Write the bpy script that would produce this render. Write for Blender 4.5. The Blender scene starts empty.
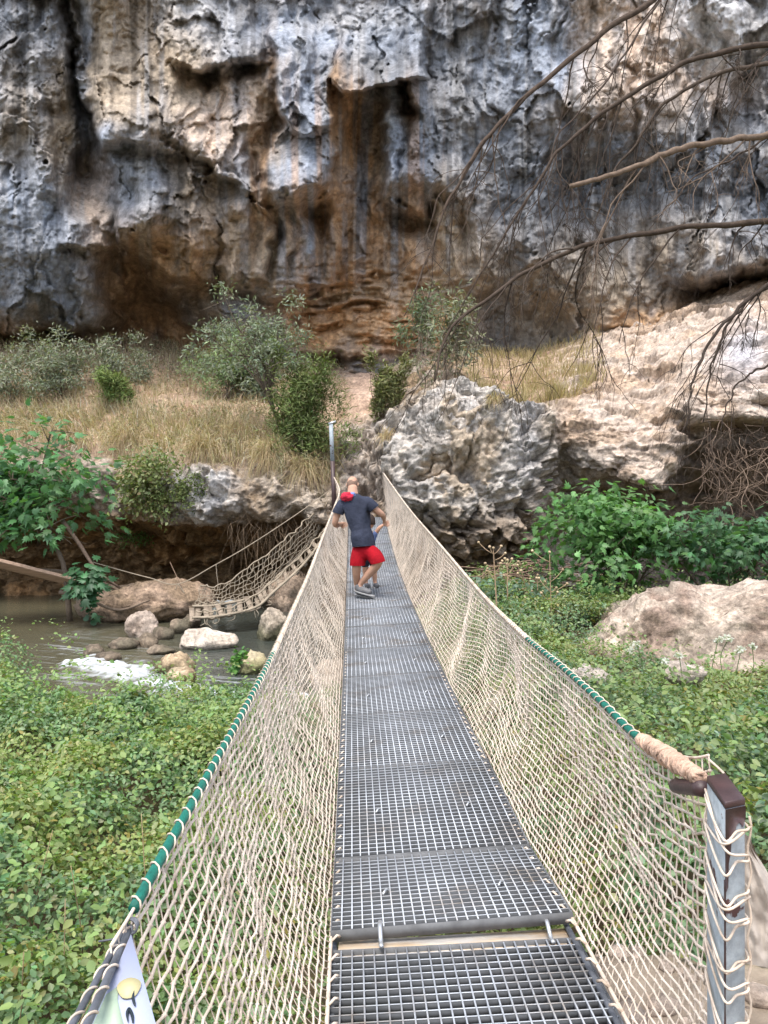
import bpy, bmesh, math, random
import numpy as np
from mathutils import Vector, Matrix

rng = np.random.default_rng(7)
random.seed(7)
SC = bpy.context.scene
COL = SC.collection
F = 769.0
CZ = 2.4                      # camera height above the river surface


def P(px, py, d):
    return np.array([(px - 384.0) / F * d, d, CZ - (py - 512.0) / F * d])


# ------------------------------------------------------------------ tagging
def tag(o, label=None, cat=None, group=None, kind=None):
    if label: o['label'] = label
    if cat: o['category'] = cat
    if group: o['group'] = group
    if kind: o['kind'] = kind
    return o


def empty(name, loc, label=None, cat=None, group=None):
    o = bpy.data.objects.new(name, None)
    o.empty_display_size = 0.1
    COL.objects.link(o)
    o.location = loc
    return tag(o, label, cat, group)


# ------------------------------------------------------------------ noise
_rs = np.random.RandomState(3)
_PERM = np.concatenate([_rs.permutation(1024)] * 3).astype(np.int64)
_G = _rs.normal(size=(1024, 3)); _G /= np.linalg.norm(_G, axis=1)[:, None]


def perlin(x, y, z, seed=0):
    x = np.asarray(x, float) + seed * 17.13; y = np.asarray(y, float) + seed * 9.7; z = np.asarray(z, float) + seed * 5.31
    x, y, z = np.broadcast_arrays(x, y, z)
    ix = np.floor(x).astype(np.int64); iy = np.floor(y).astype(np.int64); iz = np.floor(z).astype(np.int64)
    fx = x - ix; fy = y - iy; fz = z - iz
    u = fx * fx * fx * (fx * (fx * 6 - 15) + 10); v = fy * fy * fy * (fy * (fy * 6 - 15) + 10); w = fz * fz * fz * (fz * (fz * 6 - 15) + 10)
    out = 0
    for dx in (0, 1):
        for dy in (0, 1):
            for dz in (0, 1):
                h = _PERM[_PERM[_PERM[(ix + dx) & 1023] + ((iy + dy) & 1023)] + ((iz + dz) & 1023)]
                g = _G[h]
                dot = g[..., 0] * (fx - dx) + g[..., 1] * (fy - dy) + g[..., 2] * (fz - dz)
                out = out + dot * (u if dx else 1 - u) * (v if dy else 1 - v) * (w if dz else 1 - w)
    return out * 1.6


def fbm(x, y, z, octs=4, seed=0, gain=0.5, lac=2.03):
    a = 1.0; s = 0; f = 1.0
    for o in range(octs):
        s = s + a * perlin(np.asarray(x) * f, np.asarray(y) * f, np.asarray(z) * f, seed + o * 3)
        a *= gain; f *= lac
    return s


def ridged(x, y, z, octs=4, seed=0, gain=0.5):
    a = 1.0; s = 0; f = 1.0
    for o in range(octs):
        s = s + a * (1 - 2 * np.abs(perlin(np.asarray(x) * f, np.asarray(y) * f, np.asarray(z) * f, seed + o * 3)))
        a *= gain; f *= 2.07
    return s


def worley(x, y, z, seed=0):
    x = np.asarray(x, float); y = np.asarray(y, float); z = np.asarray(z, float)
    x, y, z = np.broadcast_arrays(x, y, z)
    ix = np.floor(x).astype(np.int64); iy = np.floor(y).astype(np.int64); iz = np.floor(z).astype(np.int64)
    f1 = np.full(x.shape, 9.0); f2 = np.full(x.shape, 9.0); cid = np.zeros(x.shape)
    R = np.random.RandomState(11 + seed).rand(1024, 4)
    for dx in (-1, 0, 1):
        for dy in (-1, 0, 1):
            for dz in (-1, 0, 1):
                h = _PERM[_PERM[_PERM[(ix + dx) & 1023] + ((iy + dy) & 1023)] + ((iz + dz) & 1023)]
                r = R[h]
                d = np.sqrt((ix + dx + r[..., 0] - x) ** 2 + (iy + dy + r[..., 1] - y) ** 2 + (iz + dz + r[..., 2] - z) ** 2)
                nf = d < f1
                f2 = np.where(nf, f1, np.minimum(f2, d))
                cid = np.where(nf, r[..., 3], cid)
                f1 = np.where(nf, d, f1)
    return f1, f2, cid


def facets(x, y, z, seed=0):
    """broken stone: every Voronoi cell is a randomly tilted, randomly set back plane"""
    x, y, z = np.broadcast_arrays(np.asarray(x, float), np.asarray(y, float), np.asarray(z, float))
    ix = np.floor(x).astype(np.int64); iy = np.floor(y).astype(np.int64); iz = np.floor(z).astype(np.int64)
    f1 = np.full(x.shape, 9.0); f2 = np.full(x.shape, 9.0); val = np.zeros(x.shape)
    R_ = np.random.RandomState(77 + seed).rand(1024, 7)
    for dx in (-1, 0, 1):
        for dy in (-1, 0, 1):
            for dz in (-1, 0, 1):
                h = _PERM[_PERM[_PERM[(ix + dx) & 1023] + ((iy + dy) & 1023)] + ((iz + dz) & 1023)]
                r = R_[h]
                ax = ix + dx + r[..., 0] - x; ay = iy + dy + r[..., 1] - y; az = iz + dz + r[..., 2] - z
                d = np.sqrt(ax * ax + ay * ay + az * az)
                v = (r[..., 3] - .5) * 1.0 + ((r[..., 4] - .5) * ax + (r[..., 5] - .5) * ay + (r[..., 6] - .5) * az) * 1.7
                nf = d < f1
                f2 = np.where(nf, f1, np.minimum(f2, d)); val = np.where(nf, v, val); f1 = np.where(nf, d, f1)
    return val, f2 - f1


def sstep(a, b, x):
    t = np.clip((x - a) / (b - a), 0, 1)
    return t * t * (3 - 2 * t)


# ------------------------------------------------------------------ mesh helpers
def mesh_obj(name, verts, faces, mat=None, parent=None, smooth=False, col=None):
    """faces: an int array (M,k) or a list of such arrays."""
    verts = np.asarray(verts, np.float32)
    if isinstance(faces, np.ndarray): faces = [faces]
    faces = [np.asarray(f, np.int32) for f in faces if len(f)]
    me = bpy.data.meshes.new(name)
    me.vertices.add(len(verts)); me.vertices.foreach_set('co', verts.ravel())
    loops = np.concatenate([f.ravel() for f in faces])
    sizes = np.concatenate([np.full(len(f), f.shape[1], np.int32) for f in faces])
    starts = np.concatenate([[0], np.cumsum(sizes)[:-1]]).astype(np.int32)
    me.loops.add(len(loops)); me.loops.foreach_set('vertex_index', loops)
    me.polygons.add(len(sizes)); me.polygons.foreach_set('loop_start', starts); me.polygons.foreach_set('loop_total', sizes)
    me.update(calc_edges=True)
    if smooth:
        me.polygons.foreach_set('use_smooth', np.ones(len(sizes), bool))
    if col is not None:
        col = np.asarray(col, np.float32)
        a = me.color_attributes.new('col', 'FLOAT_COLOR', 'POINT')
        c4 = np.ones((len(verts), 4), np.float32); c4[:, :3] = col
        a.data.foreach_set('color', c4.ravel())
    me.validate()
    if mat: me.materials.append(mat)
    o = bpy.data.objects.new(name, me)
    COL.objects.link(o)
    if parent is not None:
        o.parent = parent
        root = parent
        off = Vector((0, 0, 0))
        while root is not None:
            off += root.location; root = root.parent
        o.location = -off if not parent.get('_local') else (0, 0, 0)
    return o


class MB:
    def __init__(s):
        s.v = []; s.f = {}; s.c = []; s.n = 0

    def add(s, v, f, c=None):
        v = np.asarray(v, float)
        fs = f if isinstance(f, list) else [f]
        for q in fs:
            q = np.asarray(q)
            s.f.setdefault(q.shape[1], []).append(q + s.n)
        s.v.append(v)
        if c is not None:
            c = np.asarray(c, float)
            s.c.append(np.broadcast_to(c, (len(v), 3)))
        s.n += len(v)

    def tube(s, pts, r, k=6, c=None, cap=True):
        pts = np.asarray(pts, float); n = len(pts)
        r = np.broadcast_to(np.asarray(r, float), (n,))
        t = np.gradient(pts, axis=0); t /= np.linalg.norm(t, axis=1)[:, None] + 1e-9
        ref = np.array([0, 0, 1.0]) if np.abs(t[:, 2]).mean() < 0.8 else np.array([0.0, 1.0, 0])
        a = np.cross(t, ref); a /= np.linalg.norm(a, axis=1)[:, None] + 1e-9
        b = np.cross(a, t)
        th = np.arange(k) / k * 2 * np.pi
        ring = pts[:, None] + r[:, None, None] * (np.cos(th)[None, :, None] * a[:, None] + np.sin(th)[None, :, None] * b[:, None])
        v = ring.reshape(-1, 3)
        i = np.arange(n - 1)[:, None] * k; j = np.arange(k)[None]; j2 = (j + 1) % k
        f = np.stack([i + j, i + j2, i + k + j2, i + k + j], -1).reshape(-1, 4)
        fs = [f]
        if cap:
            fs.append(np.arange(k)[None][:, ::-1]); fs.append((np.arange(k) + (n - 1) * k)[None])
        s.add(v, fs, c)

    def box(s, o, ax, ay, az, c=None):
        """o = centre; ax, ay, az = half axis vectors"""
        o = np.asarray(o, float); ax = np.asarray(ax, float); ay = np.asarray(ay, float); az = np.asarray(az, float)
        v = [o + i * ax + j * ay + k * az for i in (-1, 1) for j in (-1, 1) for k in (-1, 1)]
        f = np.array([[0, 1, 3, 2], [4, 6, 7, 5], [0, 4, 5, 1], [2, 3, 7, 6], [0, 2, 6, 4], [1, 5, 7, 3]])
        s.add(v, f, c)

    def build(s, name, mat, parent=None, smooth=False):
        v = np.concatenate(s.v)
        fs = [np.concatenate(q) for q in s.f.values()]
        c = np.concatenate(s.c) if s.c else None
        return mesh_obj(name, v, fs, mat, parent, smooth, c)


def spline(pts, n):
    """Catmull-Rom through pts, n samples"""
    pts = np.asarray(pts, float); m = len(pts)
    if m == 2:
        return pts[0] + (pts[1] - pts[0]) * np.linspace(0, 1, n)[:, None]
    q = np.vstack([2 * pts[0] - pts[1], pts, 2 * pts[-1] - pts[-2]])
    t = np.linspace(0, m - 1 - 1e-6, n); i = t.astype(int); u = (t - i)[:, None]
    p0, p1, p2, p3 = q[i], q[i + 1], q[i + 2], q[i + 3]
    return 0.5 * (2 * p1 + (p2 - p0) * u + (2 * p0 - 5 * p1 + 4 * p2 - p3) * u ** 2 + (3 * p1 - p0 - 3 * p2 + p3) * u ** 3)


# ------------------------------------------------------------------ materials
def new_mat(name):
    m = bpy.data.materials.new(name); m.use_nodes = True
    nt = m.node_tree
    for n in list(nt.nodes): nt.nodes.remove(n)
    out = nt.nodes.new('ShaderNodeOutputMaterial')
    return m, nt, out


def N(nt, typ, **kw):
    n = nt.nodes.new(typ)
    for k, v in kw.items():
        if k in n.inputs: n.inputs[k].default_value = v
        else: setattr(n, k, v)
    return n


def mat_basic(name, color=(0.5, 0.5, 0.5), rough=0.7, metal=0.0, attr=False, var=0.25, vscale=8.0, bump=0.0, bscale=30.0,
              spec=0.3, stretch=(1, 1, 1), color2=None, thresh=(0.45, 0.6), fine=None):
    m, nt, out = new_mat(name)
    L = nt.links.new
    bs = N(nt, 'ShaderNodeBsdfPrincipled'); bs.inputs['Roughness'].default_value = rough
    bs.inputs['Metallic'].default_value = metal; bs.inputs['Specular IOR Level'].default_value = spec
    tc = N(nt, 'ShaderNodeTexCoord'); mp = N(nt, 'ShaderNodeMapping'); mp.inputs['Scale'].default_value = stretch
    L(tc.outputs['Object'], mp.inputs['Vector'])
    if attr:
        a = N(nt, 'ShaderNodeAttribute'); a.attribute_name = 'col'; base = a.outputs['Color']
    else:
        c = N(nt, 'ShaderNodeRGB'); c.outputs[0].default_value = (*color, 1); base = c.outputs[0]
    if color2:
        n2 = N(nt, 'ShaderNodeTexNoise'); n2.inputs['Scale'].default_value = vscale * 0.6; n2.inputs['Detail'].default_value = 6
        n2.inputs['Roughness'].default_value = 0.65
        L(mp.outputs[0], n2.inputs['Vector'])
        r2 = N(nt, 'ShaderNodeMapRange'); r2.inputs[1].default_value = thresh[0]; r2.inputs[2].default_value = thresh[1]
        L(n2.outputs['Fac'], r2.inputs[0])
        mx = N(nt, 'ShaderNodeMix', data_type='RGBA'); L(r2.outputs[0], mx.inputs[0]); L(base, mx.inputs[6]); mx.inputs[7].default_value = (*color2, 1)
        base = mx.outputs[2]
    if fine:
        n4 = N(nt, 'ShaderNodeTexNoise'); n4.inputs['Scale'].default_value = fine[0]; n4.inputs['Detail'].default_value = 5; n4.inputs['Roughness'].default_value = 0.75
        L(mp.outputs[0], n4.inputs['Vector'])
        r4 = N(nt, 'ShaderNodeMapRange'); r4.inputs[1].default_value = .33; r4.inputs[2].default_value = .67
        r4.inputs[3].default_value = 1 - fine[1]; r4.inputs[4].default_value = 1 + fine[1]
        L(n4.outputs['Fac'], r4.inputs[0])
        m4 = N(nt, 'ShaderNodeVectorMath', operation='MULTIPLY'); L(base, m4.inputs[0]); L(r4.outputs[0], m4.inputs[1]); base = m4.outputs[0]
    if var > 0:
        n1 = N(nt, 'ShaderNodeTexNoise'); n1.inputs['Scale'].default_value = vscale; n1.inputs['Detail'].default_value = 7
        n1.inputs['Roughness'].default_value = 0.65
        L(mp.outputs[0], n1.inputs['Vector'])
        mr = N(nt, 'ShaderNodeMapRange'); mr.inputs[1].default_value = 0.28; mr.inputs[2].default_value = 0.72
        mr.inputs[3].default_value = 1 - var; mr.inputs[4].default_value = 1 + var
        L(n1.outputs['Fac'], mr.inputs[0])
        mu = N(nt, 'ShaderNodeVectorMath', operation='MULTIPLY'); L(base, mu.inputs[0]); L(mr.outputs[0], mu.inputs[1])
        base = mu.outputs[0]
    L(base, bs.inputs['Base Color'])
    if bump > 0:
        n3 = N(nt, 'ShaderNodeTexNoise'); n3.inputs['Scale'].default_value = bscale; n3.inputs['Detail'].default_value = 8
        n3.inputs['Roughness'].default_value = 0.7
        L(mp.outputs[0], n3.inputs['Vector'])
        b = N(nt, 'ShaderNodeBump'); b.inputs['Strength'].default_value = 1.0; b.inputs['Distance'].default_value = bump
        L(n3.outputs['Fac'], b.inputs['Height']); L(b.outputs[0], bs.inputs['Normal'])
    L(bs.outputs[0], out.inputs[0])
    return m


def mat_leaf(name, trans=0.3, rough=0.5, spec=0.25):
    m, nt, out = new_mat(name); L = nt.links.new
    a = N(nt, 'ShaderNodeAttribute'); a.attribute_name = 'col'
    bs = N(nt, 'ShaderNodeBsdfPrincipled'); bs.inputs['Roughness'].default_value = rough; bs.inputs['Specular IOR Level'].default_value = spec
    L(a.outputs['Color'], bs.inputs['Base Color'])
    tr = N(nt, 'ShaderNodeBsdfTranslucent')
    hs = N(nt, 'ShaderNodeMix', data_type='RGBA'); hs.blend_type = 'MULTIPLY'; hs.inputs[0].default_value = 1.0
    L(a.outputs['Color'], hs.inputs[6]); hs.inputs[7].default_value = (1.3, 1.5, 0.6, 1)
    L(hs.outputs[2], tr.inputs['Color'])
    mx = N(nt, 'ShaderNodeMixShader'); mx.inputs[0].default_value = trans
    L(bs.outputs[0], mx.inputs[1]); L(tr.outputs[0], mx.inputs[2]); L(mx.outputs[0], out.inputs[0])
    return m


M = {}
M['rock'] = mat_basic('limestone', attr=True, rough=0.78, var=0.42, vscale=2.6, bump=0.07, bscale=3.2, spec=0.4, fine=(9, .3))
M['bank'] = mat_basic('bank_rock', attr=True, rough=0.85, var=0.35, vscale=4.0, bump=0.06, bscale=6.0, spec=0.25, fine=(13, .4))
M['ground'] = mat_basic('soil', attr=True, rough=0.95, var=0.35, vscale=5.0, bump=0.02, bscale=25.0, spec=0.1)
M['boulder'] = mat_basic('boulder', attr=True, rough=0.8, var=0.35, vscale=6.0, bump=0.05, bscale=9.0, spec=0.3, fine=(16, .5))
M['leaf'] = mat_leaf('leaves', 0.33, 0.45, 0.4)
M['leaf_dry'] = mat_leaf('grey_leaves', 0.2, 0.7, 0.1)
M['straw'] = mat_leaf('straw', 0.2, 0.8, 0.1)
M['bark'] = mat_basic('bark', (0.16, 0.12, 0.09), 0.9, attr=True, var=0.4, vscale=25, bump=0.004, bscale=60, spec=0.1)
M['net'] = mat_basic('net_cord', (0.72, 0.61, 0.50), 0.9, var=0.25, vscale=14, color2=(.52, .42, .33), thresh=(.47, .64), bump=0.001, bscale=300, spec=0.1)
M['oldnet'] = mat_basic('old_cord', (0.33, 0.275, 0.205), 0.9, var=0.3, vscale=6, spec=0.1)
M['rope_green'] = mat_basic('green_rope', (0.010, 0.145, 0.105), 0.5, var=0.3, vscale=30, bump=0.002, bscale=180, spec=0.35)
M['wrap'] = mat_basic('pink_rope', (0.56, 0.38, 0.28), 0.9, var=0.35, vscale=20, bump=0.003, bscale=150, spec=0.1)
M['galv'] = mat_basic('zinc_shaded_sides', (0.105, 0.111, 0.12), 0.8, 0.0, var=0.3, vscale=12, spec=0.15)  # bar sides coloured dark to stand for the shade between bars
M['galv_top'] = mat_basic('zinc_lit_tops', (0.50, 0.53, 0.57), 0.6, 0.0, var=0.3, vscale=5, spec=0.3, color2=(.30, .26, .22), thresh=(.52, .68))  # bar tops coloured bright as if catching light; brown blotches are dirt
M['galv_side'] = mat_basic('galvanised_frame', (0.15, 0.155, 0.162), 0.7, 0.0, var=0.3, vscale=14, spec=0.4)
M['clip'] = mat_basic('clip_steel', (0.6, 0.62, 0.64), 0.35, 0.7, var=0.1)
M['post'] = mat_basic('chipped_paint', (0.305, 0.345, 0.37), 0.5, 0.0, var=0.2, vscale=9, bump=0.0015, bscale=40, spec=0.4,
                      color2=(0.075, 0.035, 0.032), thresh=(0.585, 0.605), fine=(45, .18))
M['post_dark'] = mat_basic('rusty_brown_steel', (0.05, 0.024, 0.023), 0.5, 0.0, var=0.4, vscale=20, bump=0.001, bscale=80, spec=0.6)
M['pipe'] = mat_basic('grey_pipe', (0.13, 0.14, 0.16), 0.5, 0.3, var=0.4, vscale=16, spec=0.4)
M['wood'] = mat_basic('timber', (0.62, 0.44, 0.26), 0.8, var=0.35, vscale=4, stretch=(1, 6, 6), color2=(0.55, 0.52, 0.48), thresh=(0.42, 0.6))
M['plank'] = mat_basic('weathered_plank', (0.40, 0.27, 0.19), 0.85, var=0.35, vscale=3, stretch=(1.2, 9, 9), bump=0.004, bscale=20)
M['slat'] = mat_basic('grey_slat', (0.30, 0.24, 0.18), 0.9, var=0.35, vscale=8, bump=0.004, bscale=40)
M['sack'] = mat_basic('beige_sacking', (0.44, 0.39, 0.34), 0.9, var=0.2, vscale=6, bump=0.002, bscale=40, spec=0.1)


# ------------------------------------------------------------------ world, sun, camera
w = bpy.data.worlds.new('World'); SC.world = w; w.use_nodes = True
nt = w.node_tree
for n in list(nt.nodes): nt.nodes.remove(n)
wo = nt.nodes.new('ShaderNodeOutputWorld'); bg = nt.nodes.new('ShaderNodeBackground'); sky = nt.nodes.new('ShaderNodeTexSky')
sky.sky_type = 'NISHITA'; sky.sun_disc = False
SUN_EL, SUN_AZ = math.radians(66), math.radians(200)
sky.sun_elevation = SUN_EL; sky.sun_rotation = SUN_AZ; sky.altitude = 700; sky.dust_density = 2.5; sky.air_density = 1.0
bg.inputs[1].default_value = 0.148
hs_ = nt.nodes.new('ShaderNodeHueSaturation'); hs_.inputs['Saturation'].default_value = 0.55
nt.links.new(sky.outputs[0], hs_.inputs['Color']); nt.links.new(hs_.outputs[0], bg.inputs[0]); nt.links.new(bg.outputs[0], wo.inputs[0])
sl = bpy.data.lights.new('sun', 'SUN'); sl.energy = 1.35; sl.angle = math.radians(28); sl.color = (1.0, 0.94, 0.86)
so = bpy.data.objects.new('sun', sl); COL.objects.link(so)
sd = Vector((math.sin(SUN_AZ) * math.cos(SUN_EL), math.cos(SUN_AZ) * math.cos(SUN_EL), math.sin(SUN_EL)))
so.rotation_euler = sd.to_track_quat('Z', 'Y').to_euler()
so.location = (0, -5, 20)

cam = bpy.data.cameras.new('camera'); co = bpy.data.objects.new('camera', cam); COL.objects.link(co)
co.location = (0, 0, CZ); co.rotation_euler = (math.radians(90), 0, 0)
cam.sensor_fit = 'VERTICAL'; cam.sensor_height = 36.0; cam.lens = 36.0 * F / 1024.0
cam.clip_start = 0.05; cam.clip_end = 500
SC.camera = co
SC.view_settings.view_transform = 'Standard'; SC.view_settings.look = 'None'; SC.view_settings.gamma = 1.0
SC.view_settings.exposure = 1.55
SC.cycles.max_bounces = 5; SC.cycles.diffuse_bounces = 3; SC.cycles.glossy_bounces = 2; SC.cycles.transmission_bounces = 3
SC.cycles.transparent_max_bounces = 6
SC.cycles.use_denoising = True


# ------------------------------------------------------------------ surface grids
def grid_faces(nu, nv):
    i = np.arange(nu - 1)[:, None] * nv; j = np.arange(nv - 1)[None]
    return np.stack([i + j, i + nv + j, i + nv + j + 1, i + j + 1], -1).reshape(-1, 4)


def grid_normals(Pg):
    du = np.gradient(Pg, axis=0); dv = np.gradient(Pg, axis=1)
    n = np.cross(du, dv); n /= np.linalg.norm(n, axis=2)[..., None] + 1e-9
    return n


def poly_dist(X, Y, pts):
    best = np.full(X.shape, 1e9)
    for (x0, y0), (x1, y1) in zip(pts[:-1], pts[1:]):
        dx, dy = x1 - x0, y1 - y0
        t = np.clip(((X - x0) * dx + (Y - y0) * dy) / (dx * dx + dy * dy + 1e-9), 0, 1)
        best = np.minimum(best, np.hypot(X - x0 - t * dx, Y - y0 - t * dy))
    return best


# ------------------------------------------------------------------ the big cliff
def build_cliff():
    us = np.arange(-190, 960, 1.25); vs = np.arange(430, -120, -1.25)
    U, V = np.meshgrid(us, vs, indexing='ij')
    x = (U - 384) / F * 25; z = (512 - V) / F * 25
    wx = fbm(x * .5, z * .5, 0, 3, 1) * 9 + fbm(x * 1.8, z * 1.8, 3, 3, 2) * 4
    wy = fbm(x * .5, z * .5, 7, 3, 5) * 11 + fbm(x * 1.8, z * 1.8, 9, 3, 6) * 5
    X = U + wx; Y = V + wy
    d = np.interp(U, [-200, 0, 300, 450, 600, 768, 960], [25.0, 25.6, 26.6, 26.2, 24.4, 22.6, 21])
    d = d - 1.6 * (370 - V) / 370
    p = np.zeros_like(d)

    def blob(cx, cy, rx, ry, a, q=1.0):
        return a * np.exp(-(((X - cx) / rx) ** 2 + ((Y - cy) / ry) ** 2) ** q)

    def lip(pts, a, up, down, xf=18):
        pts = np.array(pts, float)
        Lx = np.interp(X, pts[:, 0], pts[:, 1])
        wgt = sstep(pts[0, 0] - xf, pts[0, 0] + xf, X) * (1 - sstep(pts[-1, 0] - xf, pts[-1, 0] + xf, X))
        t = Lx - Y
        prof = np.where(t > 0, np.clip(1 - t / up, 0, 1) ** 1.3, np.clip(1 + t / down, 0, 1) ** 0.7)
        return a * wgt * prof

    def groove(pts, wd, a):
        return -a * np.exp(-(poly_dist(X, Y, pts) / wd) ** 2)

    def edge(pts, a, wd, soft=2.0, side=1):
        """a buttress with a sharp vertical edge along pts; it fades away on the far side"""
        pts = np.array(pts, float)
        xe = np.interp(Y, pts[:, 1], pts[:, 0])
        t = (X - xe) * side
        gate = sstep(pts[0, 1] - 14, pts[0, 1] + 14, Y) * (1 - sstep(pts[-1, 1] - 12, pts[-1, 1] + 6, Y))
        return a * gate * np.where(t > 0, np.exp(-(t / wd) ** 2), np.clip(1 + t / soft / 2.5, 0, 1))

    # block on the far left, chimney, pillar
    p += blob(20, 80, 60, 140, 0.7, 2) + blob(10, 250, 90, 75, 1.0, 2)
    p += edge([(70, -150), (72, 20), (84, 80), (96, 120), (108, 150)], 1.5, 60)
    p += edge([(60, -150), (64, 60), (66, 110)], .5, 40, 4, -1) + edge([(36, 90), (46, 150), (52, 200)], .35, 30, 3, -1)
    p += groove([(74, 0), (82, 60), (90, 120), (86, 170)], 11, 0.8)
    p += blob(95, 200, 30, 55, -0.7, 2)
    p += edge([(116, 160), (118, 210), (124, 250)], .7, 70, 2.5)
    p += blob(180, 130, 90, 150, 0.7, 2)
    p += lip([(60, 245), (112, 250), (160, 268), (215, 276)], 0.8, 100, 9, 20)
    p += lip([(165, 55), (190, 68), (225, 72), (262, 66)], 0.9, 70, 6, 10)
    p += blob(203, 79, 12, 8, -0.9) + blob(243, 76, 16, 10, -1.1)
    p += lip([(170, 138), (200, 150), (235, 172), (262, 202)], 0.7, 70, 7, 10)
    p += blob(225, 190, 26, 20, -0.5)
    p += edge([(276, 20), (278, 80), (276, 140), (272, 200)], .75, 48, 2) + edge([(262, 30), (264, 90), (262, 150)], .35, 30, 2, -1)
    # middle drapery
    p += lip([(278, 112), (300, 132), (326, 128)], 1.0, 60, 5, 7)
    p += blob(300, 168, 26, 42, 0.55, 2) + lip([(276, 200), (300, 206), (326, 200)], .7, 70, 6, 7)
    p += edge([(331, 30), (332, 100), (330, 200)], .8, 45, 2, -1)
    p += lip([(336, 80), (352, 93), (385, 88), (428, 76)], 1.7, 80, 5, 5)
    p += blob(362, 150, 24, 50, -0.5, 2)
    p += edge([(386, 88), (387, 140), (388, 195)], .45, 14, 2) + edge([(408, 80), (408, 120), (404, 190)], .6, 40, 2) + groove([(403, 92), (402, 118)], 4, .7)
    p += lip([(388, 196), (425, 212), (440, 216)], 0.8, 90, 6, 8)
    p += blob(432, 206, 7, 14, -1.2)
    p += lip([(225, 284), (262, 298), (300, 290), (330, 278)], 0.7, 100, 7, 10)
    for cx, w_, a_ in ((240, 11, .5), (262, 10, .6), (284, 9, .5), (306, 11, .6), (330, 8, .4), (352, 9, .35)):
        p += a_ * np.exp(-np.abs((X - cx + (Y - 240) * .10) / w_) ** 2.5) * sstep(175, 215, Y) * (1 - sstep(278, 298, Y))
    p += blob(318, 215, 14, 20, -0.8) + blob(410, 224, 18, 12, -0.9)
    # cave at the left foot and the ochre recess
    p += blob(150, 330, 52, 42, -1.3, 2) + blob(132, 265, 24, 25, -0.7)
    p += lip([(-200, 335), (0, 330), (60, 325), (100, 318)], 1.1, 110, 8, 10)
    p += blob(30, 345, 60, 16, -1.0)
    p += blob(335, 362, 22, 7, -0.9)
    st = np.sin((Y + 7 * fbm(x * .6, z * 3, 2, 3, 41)) * 0.45) * sstep(262, 290, Y) * np.exp(-((X - 350) / 95) ** 4)
    p += 0.16 * st + 0.25 * st * fbm(x * 0.9, z * 2, 1, 3, 43)
    # the right hand wall
    p += lip([(440, 195), (480, 190), (540, 200)], 0.35, 120, 30, 20)
    p += lip([(690, 275), (730, 280), (775, 262), (960, 255)], 1.4, 90, 14, 20)
    p += blob(740, 296, 60, 20, -1.1)
    p += lip([(560, 160), (640, 150), (760, 150), (960, 140)], 0.5, 150, 45, 30)
    p += blob(510, 330, 55, 50, -0.5, 2) + blob(618, 185, 30, 25, -0.35)
    p += lip([(600, 325), (650, 330), (690, 300)], 0.5, 60, 14, 14)
    p *= 1.5
    foot = np.interp(U, [-200, 60, 120, 200, 300, 440, 520, 600], [250, 250, 225, 210, 195, 190, 260, 330])
    p -= np.interp(U, [-200, 100, 200, 270, 440, 520], [1.4, 1.7, 1.5, .7, .5, .5]) * sstep(0, 1, (Y - foot) / np.maximum(352 - foot, 40)) * (1 - sstep(520, 640, U))
    p += .5 * np.exp(-((Y - foot + 8) / 22) ** 2) * (1 - sstep(520, 640, U))
    # natural roughness
    qx, qz = x + wx * .05, z + wy * .05
    flut = fbm(qx * 1.1, z * 0.2, 1.0, 3, 11)
    p += 0.34 * flut * (0.35 + 0.65 * sstep(430, 250, U))
    p += 0.75 * fbm(x * .30, z * .26, 2.0, 3, 15)
    v1, e1 = facets(qx * .42, qz * .30, 1.5, 1); p += .44 * v1
    v2, e2 = facets(qx * 1.15, qz * .85, 2.5, 2); p += .17 * v2
    rough = sstep(-.5, .5, fbm(x * .35, z * .35, 6, 2, 36))
    v3, e3 = facets(x * 3.0 + .3 * wx, z * 2.3 + .3 * wy, 4.5, 3); p += .075 * v3 * (.35 + .65 * rough)
    v4, e4 = facets(x * 7.0 + .4 * wx, z * 5.5 + .4 * wy, 4.5, 4); p += .045 * v4 * (.2 + .8 * rough)
    p += 0.10 * fbm(x * 2.1, z * 1.5, 5.0, 5, 31, gain=.55)
    fold = np.abs(perlin(qx * .85, z * .10, 3.7, 5)) + .5 * np.abs(perlin(qx * 2.1, z * .22, 3.7, 8))
    p += .85 * (fold - .4) * sstep(330, 250, Y) * (.45 + .55 * sstep(150, 230, U))
    p += .10 * ridged(qx * .9, z * .35, 4.0, 3, 21)
    d = d - p
    Pg = np.stack([(U - 384) / F * d, d, CZ - (V - 512) / F * d], -1)
    # ---- rock colour (stains, beds, and shade painted into hollows and the right wall)
    G = np.array([.235, .252, .285]); DG = np.array([.125, .125, .128]); T = np.array([.47, .375, .275]); PK = np.array([.58, .455, .36])
    OC = np.array([.60, .36, .19]); BR = np.array([.27, .175, .105]); WH = np.array([.50, .49, .49]); LB = np.array([.315, .350, .415])
    n1 = fbm(x * .45, z * .3, 3.3, 4, 51); n2 = fbm(x * 1.6, z * .9, 8.1, 4, 55); n3 = fbm(x * 2.2, z * .18, 2.2, 4, 61)
    mix = sstep(-.45, .40, n1 + .6 * n2)
    C = G * .82 + (T * .66 - G * .82) * (mix * .92)[..., None]

    def paint(cx, cy, rx, ry, colr, s, q=1.5):
        nonlocal C
        wgt = s * np.exp(-(((X - cx) / rx) ** 2 + ((Y - cy) / ry) ** 2) ** q)
        wgt = np.clip(wgt * (1.25 + .7 * n2 + .4 * n3), 0, .95)
        C = C + (colr - C) * wgt[..., None]
    paint(30, 60, 60, 90, G * .75, .8); paint(10, 110, 40, 60, T * .55, .5); paint(30, 260, 80, 70, G * .62, .9)
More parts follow.
